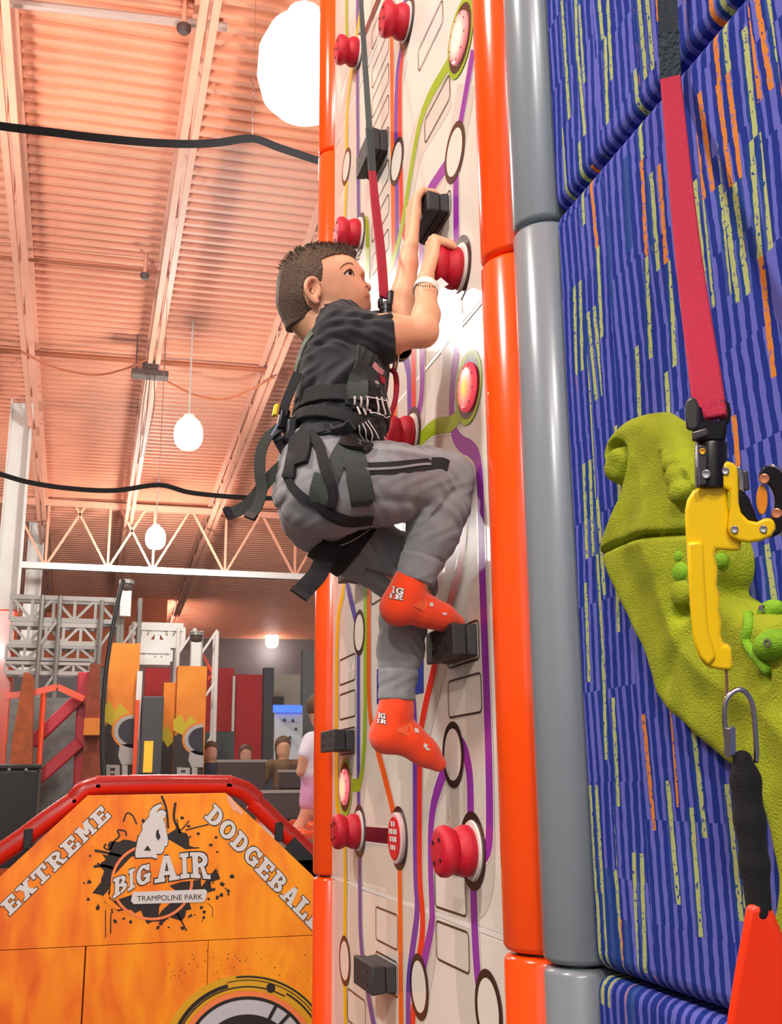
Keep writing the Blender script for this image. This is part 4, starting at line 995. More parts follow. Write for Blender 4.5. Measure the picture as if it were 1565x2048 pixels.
for s in (1, -1):
    d = np.array([math.cos(math.radians(52)), s * math.sin(math.radians(52))]); nn = np.array([-d[1], d[0]]); c0 = poly @ nn
    c = c0.min()
    while c < c0.max():
        a = poly @ nn - c; b = nxt @ nn - c; hit = (a < 0) != (b < 0); ts = np.sort([((poly[i] + (nxt[i] - poly[i]) * a[i] / (a[i] - b[i])) @ d) for i in np.where(hit)[0]])
        for t0, t1 in zip(ts[0::2], ts[1::2]):
            w = nn * cw_ / 2; ks = max(1, int((t1 - t0) / .09)); V_ = []
            for k in range(ks + 1):
                p = nn * c + d * (t0 + (t1 - t0) * k / ks); V_ += [(p[0] - w[0], NY, p[1] - w[1]), (p[0] + w[0], NY, p[1] + w[1]), (p[0], NY + cw_, p[1])]
            mb.add(V_, [(3 * k + i, 3 * k + (i + 1) % 3, 3 * k + 3 + (i + 1) % 3, 3 * k + 3 + i) for k in range(ks) for i in range(3)])
        c += pitch
mb.build('net_mesh', M_NET, nt_, kind='stuff')
c = aY(505, 270, NY); hs = thing('hanging_wire', 'thin steel wire with a turnbuckle holding up the net band', 'wire', c)
MB().tube([c, (c[0], NY, cz(c[0], NY) + .02)], .0025, 6).build('wire', M_STEEL, hs)
z1, z2 = aY(503, 238, NY)[2], aY(503, 165, NY)[2]
MB().tube([(c[0], NY, z1), (c[0], NY, z1 + .09)], .0055, 8).build('turnbuckle', M_STEEL, hs); MB().tube([(c[0], NY, z2 - .08), (c[0], NY, z2 - .02)], .006, 8).build('clamp', M_STEEL, hs)
MB().tube([(c[0], NY, z2 - .02), (c[0] - .02, NY, z2 + .02)], .004, 6).build('wire_end', M_STEEL, hs)
B2 = catmull([aY(*p, 11.0) for p in ((-120, 910), (0, 948), (60, 965), (140, 977), (230, 981), (318, 970), (380, 985), (470, 994), (560, 996), (700, 985), (860, 1000), (1000, 1008))], 5)
b2 = thing('net_band', 'thinner black net band sagging across the hall behind the boy\'s hip', 'net', aY(318, 970, 11.0)); MB().ribbon(B2, .05, .01, (0, -1, 0)).build('band', M_BAND, b2)
c = aY(318, 968, 11.0); MB().tube([c, (c[0], 11.0, cz(c[0], 11) + .02)], .004, 6).build('wire', M_STEEL, b2)
# letters on the stop button
def sbq(y, z): return np.array([WX - .0158, o_sb[1] + y, o_sb[2] + z])
o_sb = aX(799, 1676, WX)
mb = MB()
for (z, h, xs_) in ((.026, .012, ((-.018, -.004), (.002, .016))), (.009, .012, ((-.034, -.020), (-.016, -.002), (.004, .020), (.024, .034))), (-.008, .012, ((-.03, -.012), (-.008, .006), (.012, .026))), (-.026, .011, ((-.02, -.008), (-.004, .008), (.012, .022)))):
    for (a, b) in xs_: mb.add([sbq(a, z), sbq(b, z), sbq(b, z + h), sbq(a, z + h)], [(0, 1, 2, 3)])
mb.build('letter_row', M_WHITEP, sb)

# ------------------------------------------------------------------ the climbing boy
M_SKIN = mat('boy_skin', 'e8ab85', .5, noise=.06, nscale=18)
nt = M_SKIN.node_tree
M_HAIR = mat('boy_hair', '54402c', .6, noise=.6, nscale=110, bump=.8, bscale=170, aniso=(1, 5, 1))
_nt = M_HAIR.node_tree; _b = _nt.nodes['Principled BSDF']; _tc = _nt.nodes.new('ShaderNodeTexCoord'); _sx = _nt.nodes.new('ShaderNodeSeparateXYZ'); _mr = _nt.nodes.new('ShaderNodeMapRange'); _mx = _nt.nodes.new('ShaderNodeMix'); _mx.data_type = 'RGBA'
_nt.links.new(_tc.outputs['Object'], _sx.inputs[0]); _nt.links.new(_sx.outputs[2], _mr.inputs[0]); _hz = aY(640, 572, 2.01)[2]; _mr.inputs[1].default_value = _hz - .06; _mr.inputs[2].default_value = _hz + .055
_src = _b.inputs['Base Color'].links[0].from_socket; _nt.links.new(_mr.outputs[0], _mx.inputs['Factor']); _mx.inputs[6].default_value = lin('5e4838'); _nt.links.new(_src, _mx.inputs[7]); _nt.links.new(_mx.outputs[2], _b.inputs['Base Color'])   # clipped sides show the scalp
M_SHIRT = mat('charcoal_cotton', '26272b', .9, noise=.12, nscale=500, sheen=.15)
M_PANTS = mat('grey_marl_fleece', '88888a', .95, noise=.10, nscale=420, bump=.15, bscale=700, sheen=.2)
M_SOCK = mat('orange_sock', 'fa4407', .9, noise=.08, nscale=300, bump=.3, bscale=600, sheen=.3)
def c_(px, py, Y, r): return (aY(px, py, Y), r)
YR, YL, YM = 1.93, 2.09, 2.01
HD = aY(640, 572, YM)                                   # head centre
def h3(f, u, s=0.0): return HD + np.array([f, -s, u]) * .001     # f to the wall, u up, s towards the camera (mm)
lo, hi = (.20, 1.80, 1.42), (.79, 2.25, 2.83)
B = SDF(lo, hi, .0024)
# trunk and legs (under the clothes)
TS = (YM, .74)
B.chain([c_(668, 650, YM, .045), c_(684, 700, YM, .062), c_(684, 780, YM, .066), c_(676, 850, YM, .066), c_(650, 950, YM, .07)], .03, TS)
B.chain([c_(655, 970, YR, .06), c_(780, 965, YR - .01, .052), c_(900, 958, YR, .042), c_(862, 1075, 1.95, .036), c_(822, 1178, 1.97, .026)], .02)
B.chain([c_(655, 1015, YL, .06), c_(745, 1100, YL, .05), c_(825, 1172, YL, .042), c_(803, 1290, YL, .034), c_(793, 1420, YL, .026)], .02)
# feet
B.chain([c_(822, 1178, 1.97, .028), c_(795, 1212, 1.975, .027), c_(855, 1222, 1.985, .021), c_(902, 1240, 1.995, .012)], .02)
B.chain([c_(793, 1420, YL, .028), c_(775, 1470, YL, .028), c_(825, 1486, YL, .021), c_(866, 1517, YL, .012)], .02)
# neck, head
B.chain([(h3(-22, -70), .042), (h3(-5, -25), .046)], .02); B.chain([(h3(-22, -70), .042), (aY(655, 665, YM), .052)], .02)
a = math.radians(20); RT = np.array([[math.cos(a), 0, math.sin(a)], [0, 1, 0], [-math.sin(a), 0, math.cos(a)]])
B.ell(h3(-6, 2), (.083, .070, .074), .01, RT)                       # skull
B.ell(h3(46, -2), (.048, .058, .058), .03, RT)                      # face
B.ell(h3(43, 25), (.043, .054, .040), .02, RT)                      # forehead
B.ell(h3(68, -28), (.037, .043, .032), .022, RT)                    # lower face
B.ell(h3(91, -40), (.017, .021, .016), .016)                        # chin
B.cone(h3(20, -36, 38), h3(80, -48, 18), .016, .013, .02); B.cone(h3(20, -36, -38), h3(80, -48, -18), .016, .013, .02)   # jaw
B.ell(h3(61, -22, 30), (.024, .022, .022), .02); B.ell(h3(61, -22, -30), (.024, .022, .022), .02)                        # cheeks
B.cone(h3(85, 22, 0), h3(100, 9, 0), .0055, .008, .010); B.ell(h3(103, 8, 0), (.0085, .0095, .0075), .006)                 # nose
B.ell(h3(96, 3, 8), (.007, .006, .006), .005); B.ell(h3(96, 3, -8), (.007, .006, .006), .005)
B.ell(h3(78, 26, 22), (.010, .020, .006), .012); B.ell(h3(78, 26, -22), (.010, .020, .006), .012)                       # brows
B.ell(h3(82, 11, 30), (.012, .012, .008), .008, sub=True); B.ell(h3(82, 11, -30), (.012, .012, .008), .008, sub=True)      # eye hollows
B.ell(h3(99, -12, 0), (.009, .016, .0058), .004); B.ell(h3(98, -22, 0), (.009, .014, .0058), .004)                      # lips
B.ell(h3(104, -17, 4), (.014, .020, .0013), .002, sub=True)
# ears
for s in (1, -1):
    eo = np.array([-.015, 0, -.031]) if s > 0 else np.array([-.012, 0, .0])
    E = [h3(*p, s * q) + eo for p, q in (((-2, 2), 68), ((-12, 9), 73), ((-24, 4), 77), ((-30, -9), 78), ((-27, -24), 75), ((-17, -36), 71), ((-6, -40), 68))]
    B.ell(h3(-13, -14, s * 67) + eo, (.016, .006, .023), .006); B.chain([(p, .0042) for p in catmull(E, 3)], .002)
    B.ell(h3(-14, -13, s * 76) + eo, (.0115, .0135, .0165), .001, sub=True)
    B.ell(h3(-7, -38, s * 69) + eo, (.007, .005, .007), .004)
    B.cone(h3(-2, -10, s * 66) + eo, h3(-3, -24, s * 69) + eo, .006, .005, .004)
# right arm
B.chain([c_(705, 668, YR, .038), c_(780, 668, 1.905, .037), c_(846, 663, 1.90, .031)], .02)
B.chain([c_(846, 664, 1.90, .030), c_(853, 630, 1.912, .0275), c_(853, 585, 1.932, .0205), c_(852, 560, 1.945, .0185)], .012)
kx = [(870, 512, 1.943), (868, 498, 1.960), (865, 493, 1.977), (862, 495, 1.994)]
W = aY(852, 562, 1.945)
for i, k in enumerate(kx):
    K = aY(*k); B.cone(W + np.array([0, (i - 1.5) * .007, .006]), K, .0125, .0098, .008)
for i, (k, L) in enumerate(zip(kx, (.80, .95, 1.0, .92))):
    K = aY(*k); zs = HOLD_R[2] + math.sqrt(max(.0475 ** 2 - (K[1] - HOLD_R[1]) ** 2, 1e-4)); Mi = np.array([.665, K[1], zs + .0105]); T = np.array([.672 + .030 * L, K[1] + .001, zs + .0055])
    B.chain([(K, .0095), (Mi, .0086), (T, .0075), (T + [.008, 0, -.004], .0068)], .0035)
B.chain([(W + [.002, .016, .01], .012), (np.array([.664, 2.022, 2.535]), .010), (np.array([.690, 2.037, 2.545]), .0085), (np.array([.700, 2.032, 2.555]), .0075)], .006)
# left arm
LE = aY(802, 648, 2.07); LW = aX(820, 498, .638)
B.chain([c_(715, 668, YL, .042), (aY(760, 668, 2.09), .036), (LE, .031)], .02)
B.chain([(LE, .030), (LE * .6 + LW * .4, .0285), (LE * .2 + LW * .8, .0205), (LW, .019)], .012)
zt = BK_HAND[3]
for i, y in enumerate((2.058, 2.076, 2.094, 2.112)):
    K = np.array([.659, y, zt - .012 + (.004 if i in (1, 2) else 0)])
    B.cone(LW + np.array([.004, (i - 1.5) * .006, .01]), K, .0125, .0098, .008)
    B.chain([(K, .0094), (np.array([.672, y, zt + .010]), .0086), (np.array([.698, y + .002, zt + .010]), .0078), (np.array([.708, y + .002, zt + .006]), .007)], .0035)
TH = [aX(829, 455, .652), aX(834, 428, .657), aX(838, 405, .667)]
B.chain([(LW + [.002, -.006, .012], .0125), (TH[0], .011), (TH[1], .0095), (TH[2], .0082)], .005)
boy = B.build('person', M_SKIN, None, 1, label='boy in a charcoal T-shirt, grey sweatpants and orange socks climbing the white wall', cat='person')
HEADB = bvh_of(boy)

# hair: a shell over the skull, cut along the hairline
H = SDF(HD + np.array([-.12, -.1, -.15]), HD + np.array([.11, .1, .12]), .0022)
H.ell(h3(-6, 2), (.086, .0725, .0775), .004, RT); H.ell(h3(38, 26), (.0455, .056, .041), .02, RT)
H.ell(h3(2, 40), (.070, .050, .045), .02, RT); H.ell(h3(-34, -40), (.050, .058, .046), .02); H.cone(h3(-36, -50), h3(-36, -92), .044, .036, .03)
H.ell(h3(30, 66, 0), (.052, .042, .016), .012, RT)
x, y, z = H.grid(tuple(slice(0, n) for n in H.n)); f_ = (x - HD[0]) * 1000; u_ = (z - HD[2]) * 1000
line = np.array([(130, 10), (84, 42), (72, 50), (56, 55), (38, 54), (21, 47), (3, 35), (-11, 25), (-9, 5), (-10, -22), (-15, -24), (-24, -17), (-38, -20), (-48, -34), (-46, -52), (-36, -68), (-24, -76), (-24, -82), (-39, -93), (-70, -106), (-160, -130), (-160, 140), (130, 140)], float)
def poly_sd(px, py, P):
    d = np.full(np.broadcast(px, py).shape, 1e9); ins = np.zeros(d.shape, bool); n = len(P)
    for i in range(n):
        a, b = P[i], P[(i + 1) % n]; e = b - a; wx, wy = px - a[0], py - a[1]; t = np.clip((wx * e[0] + wy * e[1]) / (e @ e), 0, 1)
        d = np.minimum(d, (wx - e[0] * t) ** 2 + (wy - e[1] * t) ** 2)
        c = (a[1] <= py) != (b[1] <= py)
        if e[1] != 0: ins ^= c & (wx < wy * e[0] / e[1])
    return np.where(ins, -1, 1) * np.sqrt(d)
pm = poly_sd(f_[:, :, 0] if f_.ndim == 3 else f_, np.zeros((1, 1)), line) if False else poly_sd(f_.reshape(-1, 1), u_.reshape(1, -1), line)[:, None, :] * .001
yy_ = np.abs(y - HD[1])
H.d = np.maximum(H.d, (pm + 0 * yy_).astype(np.float32) + (.0012 * np.sin(f_ * .9) * np.sin(u_ * .7)).astype(np.float32))
H.warp(lambda x, y, z: .0016 * np.sin(x * 520 + y * 160) * np.sin(y * 430 + z * 90) * np.clip((z - HD[2] - .03) * 40, .15, 1))
hair = H.build('hair', M_HAIR, boy, 1)
hair['label'] = 'short brown hair faded at the sides'
# tufts standing up along the top
mb = MB(); rr = random.Random(5); HB = bvh_of(hair)
for k in range(900):
    f0, s0 = rr.uniform(-88, 72), rr.uniform(-52, 52)
    p = h3(f0, 120, s0); hit = HB.ray_cast(Vector(p), Vector((0, 0, -1)))
    if hit[0] is None or hit[0].z < HD[2] + .022: continue
    q = np.array(hit[0]); n = np.array(hit[1]); d = n * .5 + np.array([.55 * (1 if f0 > -40 else -.4), rr.uniform(-.35, .35), .25]); d /= np.linalg.norm(d); L = rr.uniform(.007, .013)
    w = np.cross(d, n + [.01, .3, 0]); w /= np.linalg.norm(w) + 1e-9; w *= .0011
    q = q - n * .001; mb.add([q - w, q + w, q + d * L * .6 + w * .7 + n * .002, q + d * L, q + d * L * .6 - w * .7 + n * .002], [(0, 1, 2, 3, 4)])
mb.build('hair_tuft', M_HAIR, hair, kind='stuff')

# face details laid on the head
def on_head(px, py, off): return surf(HEADB, px, py, off)
M_EYEW = mat('eye_white', 'e6ded8', .25); M_IRIS = mat('eye_iris', '241812', .15); M_BROW = mat('eyebrow_hair', '8a6244', .9, noise=.3, nscale=300); M_LIP = mat('lip_skin', 'cf7f72', .45); M_NOST = mat('nostril_shade', '7c3b2c', .7)
def patch(pts, m, nm, off, th=.0008):
    P = []; N = np.zeros(3)
    for p in pts:
        q, n = on_head(*p, off); P.append(q); N += n
    N /= np.linalg.norm(N); MB().prism(P, -N * th).build(nm, m, boy, label=None)
patch([(691, 549), (694, 545), (698, 542.5), (701.5, 542), (704, 546), (706, 550), (703, 551.5), (698, 551.5)], M_EYEW, 'eye', .0006)
patch([(697, 548.5), (696.8, 544.5), (699, 542), (702, 541.5), (704.3, 545), (704.5, 549), (701, 550.5)], M_IRIS, 'iris', .0011)
P = [on_head(*p, .0014)[0] for p in ((689, 549), (693, 544), (698, 540.5), (702, 540), (705.5, 544), (707.5, 551))]
MB().tube(catmull(P, 4), .0010, 6).build('eyelashes', M_IRIS, boy)
P = [on_head(*p, .0022)[0] for p in ((687, 546), (692, 540), (698, 537), (703, 537.5))]
MB().tube(catmull(P, 4), [.0008, .0014, .0016, .0014, .0008] + [.0008] * 8, 6).build('eyelid', M_SKIN, boy)
P = [on_head(*p, .0006)[0] for p in ((680, 538.5), (684, 533), (690, 528.5), (697, 526.5), (703, 527.5), (707, 530))]
MB().ribbon(catmull(P, 4), [.001, .0026, .0034, .0036, .003, .001], .0012, (0, -1, 0)).build('eyebrow', M_BROW, boy)
patch([(729, 593), (735, 588.5), (741, 586.5), (744, 588.5), (741, 591), (735, 592.5)], M_LIP, 'upper_lip', .0006); patch([(729, 593), (735, 592.8), (741, 592), (744, 593), (742, 597.5), (737, 598)], M_LIP, 'lower_lip', .0006)
patch([(730, 573), (733, 571), (737, 572), (736, 575), (732, 575.5)], M_NOST, 'nostril', .0005)

# ---- T-shirt
T = SDF(lo, hi, .003)
T.chain([c_(672, 660, YM, .056), c_(684, 700, YM, .080), c_(684, 770, YM, .084), c_(682, 840, YM, .085), c_(668, 905, YM, .088)], .03, TS)
T.cone(aY(685, 662, YR + .01), aY(697, 672, YL - .01), .045, .045, .025)
T.chain([c_(688, 660, YR + .01, .044), c_(735, 670, 1.918, .042), c_(785, 673, 1.904, .042), c_(806, 674, 1.903, .043)], .018)
T.chain([c_(705, 662, YL, .044), c_(755, 668, 2.092, .042), c_(775, 662, 2.088, .043)], .025)
T.cone(aY(652, 640, YM), aY(668, 660, YM), .047, .056, .02)
def nse(x, y, z): return (.0026 * np.sin(70 * (x * .8 + z * .75) + 9 * np.sin(26 * z + 11 * y)) * np.sin(31 * y + 24 * z) + .0016 * np.sin(120 * (z * .6 - x * .8) + 20 * y) + .0012 * np.sin(160 * x + 70 * z + 6 * np.sin(60 * z)))
T.warp(nse)
# deep drape folds from the armpit down to the hip
def fold(px0, py0, px1, py1, Y, w, dep):
    a = aY(px0, py0, Y); b = aY(px1, py1, Y); e = (b - a)[[0, 2]]; L = e @ e
    def fn(x, y, z):
        t = np.clip(((x - a[0]) * e[0] + (z - a[2]) * e[1]) / L, 0, 1); d2 = (x - a[0] - t * e[0]) ** 2 + (z - a[2] - t * e[1]) ** 2
        return dep * np.exp(-d2 / w ** 2) * np.sin(np.pi * np.clip(t, .02, .98)) * (y < YM + .02)
    return fn
for F_ in ((640, 660, 600, 800, .010, -.006), (660, 690, 612, 830, .009, .006), (735, 700, 640, 790, .010, -.007), (745, 715, 660, 815, .008, .006), (770, 720, 700, 800, .008, -.004), (700, 625, 760, 660, .008, .004), (640, 830, 740, 870, .010, -.005), (620, 780, 720, 850, .009, .005)):
    T.warp(fold(*F_[:4], YR - .05, *F_[4:]))
ne = aY(784, 664, 1.904) - aY(735, 660, 1.918); pc = aY(787, 664, 1.904)
T.cut(pc, ne + np.array([.012, 0, .010]), .004, (pc - .09, pc + np.array([.12, .07, .09])))
ne2 = np.array([1, 0, .1]); pc2 = aY(772, 662, 2.088); T.cut(pc2, ne2, .004, (pc2 - [.02, .07, .08], pc2 + [.1, .09, .09]))
T.cut(aY(655, 622, YM), np.array([-.10, 0, .9]), .006, (aY(655, 622, YM) + [-.13, -.05, -.02], aY(655, 622, YM) + [.05, .07, .1]))
T.cut(aY(672, 893, YM), np.array([-.12, 0, -1]), .004)
# let the arms and neck keep their room
shirt = T.build('t_shirt', M_SHIRT, boy, 1)

# ---- sweatpants
def pants_sdf(S):
    S.chain([c_(668, 885, YM, .078), c_(650, 935, YM, .086), c_(644, 975, YM, .088)], .03, (YM, .80))
    S.ell(aY(632, 985, YM), (.080, .105, .088), .03)
    S.chain([c_(650, 985, YR + .01, .088), c_(775, 966, YR, .076), c_(860, 960, YR, .060), c_(897, 957, YR, .050)], .03)
    S.chain([c_(897, 957, YR, .050), c_(885, 1010, 1.935, .054), c_(866, 1065, 1.95, .052), c_(842, 1128, 1.962, .040), c_(830, 1160, 1.968, .0385)], .012)
    S.chain([c_(648, 1030, YL, .086), c_(720, 1085, YL, .072), c_(780, 1130, YL, .062), c_(824, 1170, YL, .052)], .03)
    S.chain([c_(824, 1170, YL, .052), c_(808, 1235, YL, .049), c_(802, 1300, YL, .047), c_(796, 1345, YL, .038), c_(795, 1394, YL, .0378)], .012)
    return S
Pn = pants_sdf(SDF(lo, hi, .003))
PANT0 = Pn.d.copy()
Pn.warp(lambda x, y, z: .0018 * np.sin(95 * (x * .5 + z) + 7 * np.sin(34 * x + 20 * z)) * np.sin(26 * x - 30 * z + 24 * y) + .0008 * np.sin(150 * x - 60 * z + 4 * np.sin(70 * z)))
for F_ in ((870, 1030, 905, 985, YR - .04, .007, .007), (850, 1040, 880, 1010, YR - .04, .006, -.005), (760, 900, 860, 912, YR - .06, .008, -.005), (740, 1000, 860, 1005, YR - .06, .008, .004), (700, 1090, 780, 1190, YL - .06, .008, .006), (725, 1085, 770, 1160, YL - .06, .007, -.005), (600, 930, 580, 990, YR - .05, .006, .004)):
    a_ = aY(F_[0], F_[1], F_[4]); b_ = aY(F_[2], F_[3], F_[4])
    def fn(x, y, z, a=a_, b=b_, w=F_[5], dep=F_[6]):
        e = (b - a)[[0, 2]]; t = np.clip(((x - a[0]) * e[0] + (z - a[2]) * e[1]) / (e @ e), 0, 1); d2 = (x - a[0] - t * e[0]) ** 2 + (z - a[2] - t * e[1]) ** 2
        return dep * np.exp(-d2 / w ** 2) + 0 * y
    Pn.warp(fn)
# ribbed cuffs: pinch above each cuff and cut the hems
for (p, q) in (((846, 1112, 1.96), (834, 1150, 1.967)), ((797, 1340, YL), (795, 1390, YL))):
    A_, B_ = aY(*p), aY(*q); n = B_ - A_; n /= np.linalg.norm(n)
    def pin(x, y, z, A=A_, n=n):
        t = (x - A[0]) * n[0] + (y - A[1]) * n[1] + (z - A[2]) * n[2]; r2 = (x - A[0]) ** 2 + (y - A[1]) ** 2 + (z - A[2]) ** 2
        return .0030 * np.exp(-(t / .003) ** 2) * (r2 < .08 ** 2)
    Pn.warp(pin); Pn.cut(B_ + n * .012, n, .003, (B_ - .08, B_ + .09))
Pn.cut(aY(668, 880, YM), np.array([.1, 0, 1]), .003)
pants = Pn.build('sweatpants', M_PANTS, boy, 1)
CLOTH = bvh_of(pants, shirt)
# side stripes
M_STR = mat('black_stripe', '141416', .8)
def strip_on(bvh, pts, w, m, nm, parent, off=.0015, th=.001, dens=5):
    Q = catmull([np.array(p, float) for p in pts], dens); P = []; N = []
    for q in Q:
        p, n = surf(bvh, q[0], q[1], off); P.append(p); N.append(n)
    P = np.array(P); N = np.array(N)
    for _ in range(2):
        P[1:-1] = (P[:-2] + 2 * P[1:-1] + P[2:]) / 4; N[1:-1] = (N[:-2] + 2 * N[1:-1] + N[2:]) / 4
    return MB().ribbon(list(P), w, th, N).build(nm, m, parent, smooth=True, angle=40)
strip_on(CLOTH, [(722, 938), (780, 936), (840, 930), (880, 926), (897, 932)], .024, M_STR, 'side_stripe', boy)
strip_on(CLOTH, [(722, 940), (780, 938), (830, 932), (862, 929)], .005, M_PANTS, 'stripe_line', boy, .0042)

# ---- socks
def sock(chain, cut_p, cut_n, nm):
    lo_ = np.min([p for p, r in chain], 0) - .06; hi_ = np.max([p for p, r in chain], 0) + .06
    S = SDF(lo_, hi_, .0025); S.chain(chain, .02)
    return S
s1 = sock([c_(826, 1150, 1.968, .033), c_(815, 1185, 1.972, .033), c_(799, 1212, 1.975, .031), c_(850, 1222, 1.985, .029), c_(885, 1234, 1.99, .024), c_(914, 1245, 1.998, .0165)], 0, 0, 's')
s1.ell(aY(795, 1218, 1.975), (.029, .027, .027), .02); s1.cut(aY(832, 1156, 1.967), aY(840, 1130, 1.96) - aY(826, 1170, 1.968), .002)
sockR = s1.build('sock', M_SOCK, boy, 1)
s2 = sock([c_(795, 1385, YL, .0325), c_(792, 1425, YL, .0325), c_(778, 1468, YL, .032), c_(820, 1480, YL, .030), c_(850, 1504, YL, .0255), c_(877, 1527, YL, .0165)], 0, 0, 's')
s2.ell(aY(773, 1474, YL), (.029, .027, .027), .02); s2.cut(aY(795, 1388, YL), np.array([0, 0, 1]), .002)
sockL = s2.build('sock', M_SOCK, boy, 1)
SB1, SB2 = bvh_of(sockR), bvh_of(sockL)
def sock_text(bvh, Q, ch, parent):
    fn = quad_fn(Q, lambda x, y: surf(bvh, x, y, .0014)[0]); mb = MB(); glyph(mb, ch, fn, .07); mb.build('letter_outline', M_SPL, parent)
    fn = quad_fn(Q, lambda x, y: surf(bvh, x, y, .0022)[0]); mb = MB(); glyph(mb, ch, fn); mb.build('lettering', M_LET, parent)
for ch, Q in (('I', [(784, 1186), (791, 1188), (793, 1174), (786, 1173)]), ('G', [(792, 1188), (807, 1191), (809, 1178), (794, 1175)]), ('I', [(778, 1196), (787, 1198), (788, 1189), (780, 1187)]), ('R', [(789, 1198), (806, 1201), (808, 1191), (791, 1189)])): sock_text(SB1, Q, ch, sockR)
for ch, Q in (('I', [(757, 1436), (763, 1437), (764, 1426), (758, 1425)]), ('G', [(762, 1437), (772, 1439), (773, 1428), (763, 1426)]), ('I', [(755, 1446), (761, 1447), (762, 1439), (756, 1438)]), ('R', [(762, 1447), (773, 1449), (774, 1441), (763, 1439)])): sock_text(SB2, Q, ch, sockL)
M_SOCK2 = mat('sock_pale_knit', 'fb6a3c', .9, bump=.4, bscale=500)
def spatch(bvh, pts, m, nm, parent, off=.0010):
    P = [surf(bvh, *p, off) for p in pts]; N = np.mean([n for _, n in P], 0); MB().prism([p for p, _ in P], -N * .001).build(nm, m, parent)
spatch(SB1, [(826, 1211), (840, 1203), (852, 1199), (856, 1212), (846, 1222)], M_SOCK2, 'knit_gusset', sockR); spatch(SB2, [(790, 1460), (805, 1453), (822, 1446), (828, 1460), (815, 1472)], M_SOCK2, 'knit_gusset', sockL)
for bv, pts, pr in ((SB1, [(858, 1207), (864, 1205), (868, 1211), (862, 1214)], sockR), (SB1, [(886, 1225), (894, 1226), (892, 1231), (885, 1229)], sockR), (SB2, [(829, 1456), (836, 1458), (838, 1466), (830, 1465)], sockL), (SB2, [(849, 1486), (856, 1490), (853, 1494), (862, 1500), (855, 1501), (847, 1493)], sockL)): spatch(bv, pts, M_LET, 'printed_mark', pr, .0016)

# ---- wristband
Wc, We = aY(849, 583, 1.938), aY(853, 568, 1.946); ax = (We - Wc) / np.linalg.norm(We - Wc)
mid = aY(853, 578, 1.939)
MB().lathe([(-.010, .0275), (.009, .0258), (.009, .0248), (-.010, .0265)], mid, ax, 32).build('wristband', M_WHITEP, boy, smooth=True, angle=40)
MB().ribbon([mid + [.018, -.012, .0], aY(878, 570, 1.93), aY(890, 562, 1.935)], [.018, .02, .022], .001, (0, -1, .3)).build('wristband_tail', M_WHITEP, boy)
mb = MB()
for k in range(9):
    px = 838 + k * 3.4; q, n = surf(HEADB, px, 576 - abs(k - 3) * .4 + k * .6, .0085); mb.add([q + np.array([dx, -.0006, dz]) for dx, dz in ((-.0012, -.003), (.0008, -.003 + (k % 3) * .001), (.0012, .003 - (k % 2) * .002), (-.0008, .003))], [(0, 1, 2, 3)])
mb.build('wristband_print', M_SPL, boy, kind='stuff')

# ------------------------------------------------------------------ harness
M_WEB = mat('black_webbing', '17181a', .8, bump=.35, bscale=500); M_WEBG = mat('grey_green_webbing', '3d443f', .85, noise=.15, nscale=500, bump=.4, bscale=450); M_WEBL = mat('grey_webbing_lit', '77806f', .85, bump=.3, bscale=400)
M_YEL = mat('yellow_plastic', 'f2d100', .35); M_RSL = mat('crimson_webbing', 'a3122f', .7, noise=.15, nscale=300, bump=.3, bscale=400)
hn = thing('climbing_harness', 'black full body climbing harness with dangling strap ends worn by the boy', 'harness', aY(640, 900, YM))
# belts hug the clothes: shell of the cloth between two planes
def belt(chainfn, p, n, w, th, nm, m=M_WEB, box=None, extra=.0):
    n = np.asarray(n, float); n /= np.linalg.norm(n)
    b0, b1 = box; S = SDF(b0, b1, .003); chainfn(S); S.d -= th
    x, y, z = S.grid(tuple(slice(0, k) for k in S.n)); t = np.abs((x - p[0]) * n[0] + (y - p[1]) * n[1] + (z - p[2]) * n[2]) - w / 2
    S.d = np.maximum(S.d, (t + 0 * S.d).astype(np.float32)); return S.build(nm, m, hn, 1)
def torso_(S):
    S.chain([c_(684, 770, YM, .084), c_(682, 840, YM, .085), c_(668, 905, YM, .088), c_(650, 935, YM, .088)], .03, TS)
bx = ((.28, 1.82, 1.9), (.68, 2.2, 2.4))
belt(torso_, aY(682, 832, YM), aY(690, 780, YM) - aY(672, 880, YM), .036, .006, 'waist_belt', box=bx)
belt(torso_, aY(672, 878, YM), aY(700, 800, YM) - aY(660, 900, YM), .026, .005, 'hip_belt', box=bx)
def thighL(S): S.chain([c_(648, 1030, YL, .086), c_(720, 1085, YL, .072), c_(780, 1130, YL, .062)], .03)
lb = belt(thighL, aY(694, 1072, YL - .05), aY(780, 1130, YL) - aY(660, 1040, YL), .078, .0065, 'leg_loop', box=((.35, 1.9, 1.75), (.72, 2.25, 2.1)))
def thighR(S): S.chain([c_(650, 985, YR + .01, .088), c_(775, 966, YR, .076)], .03)
HB_ = bvh_of(pants, shirt, lb, *[o for o in COL.objects if o.name.startswith(('waist_belt', 'hip_belt'))])
def hs_(pts, w, m=M_WEB, nm='strap', off=.004, th=.003, par=None): return strip_on(HB_, pts, w, m, nm, par or hn, off, th, 6)
hs_([(628, 664), (612, 690), (600, 722), (594, 750)], .014, M_WEBL, 'shoulder_strap')
hs_([(740, 700), (724, 730), (716, 770), (712, 806)], .042, M_WEBG, 'chest_strap', .005)
hs_([(728, 700), (716, 745), (714, 802)], .036, M_WEBG, 'chest_strap', .006)
hs_([(755, 782), (735, 795), (700, 812)], .016, M_WEB, 'chest_tail', .006)
hs_([(700, 880), (676, 920), (655, 970), (645, 1006)], .032, M_WEBG, 'leg_strap', .005)
hs_([(622, 868), (640, 900), (652, 945), (665, 985), (660, 1012)], .020, M_WEB, 'leg_strap', .008)
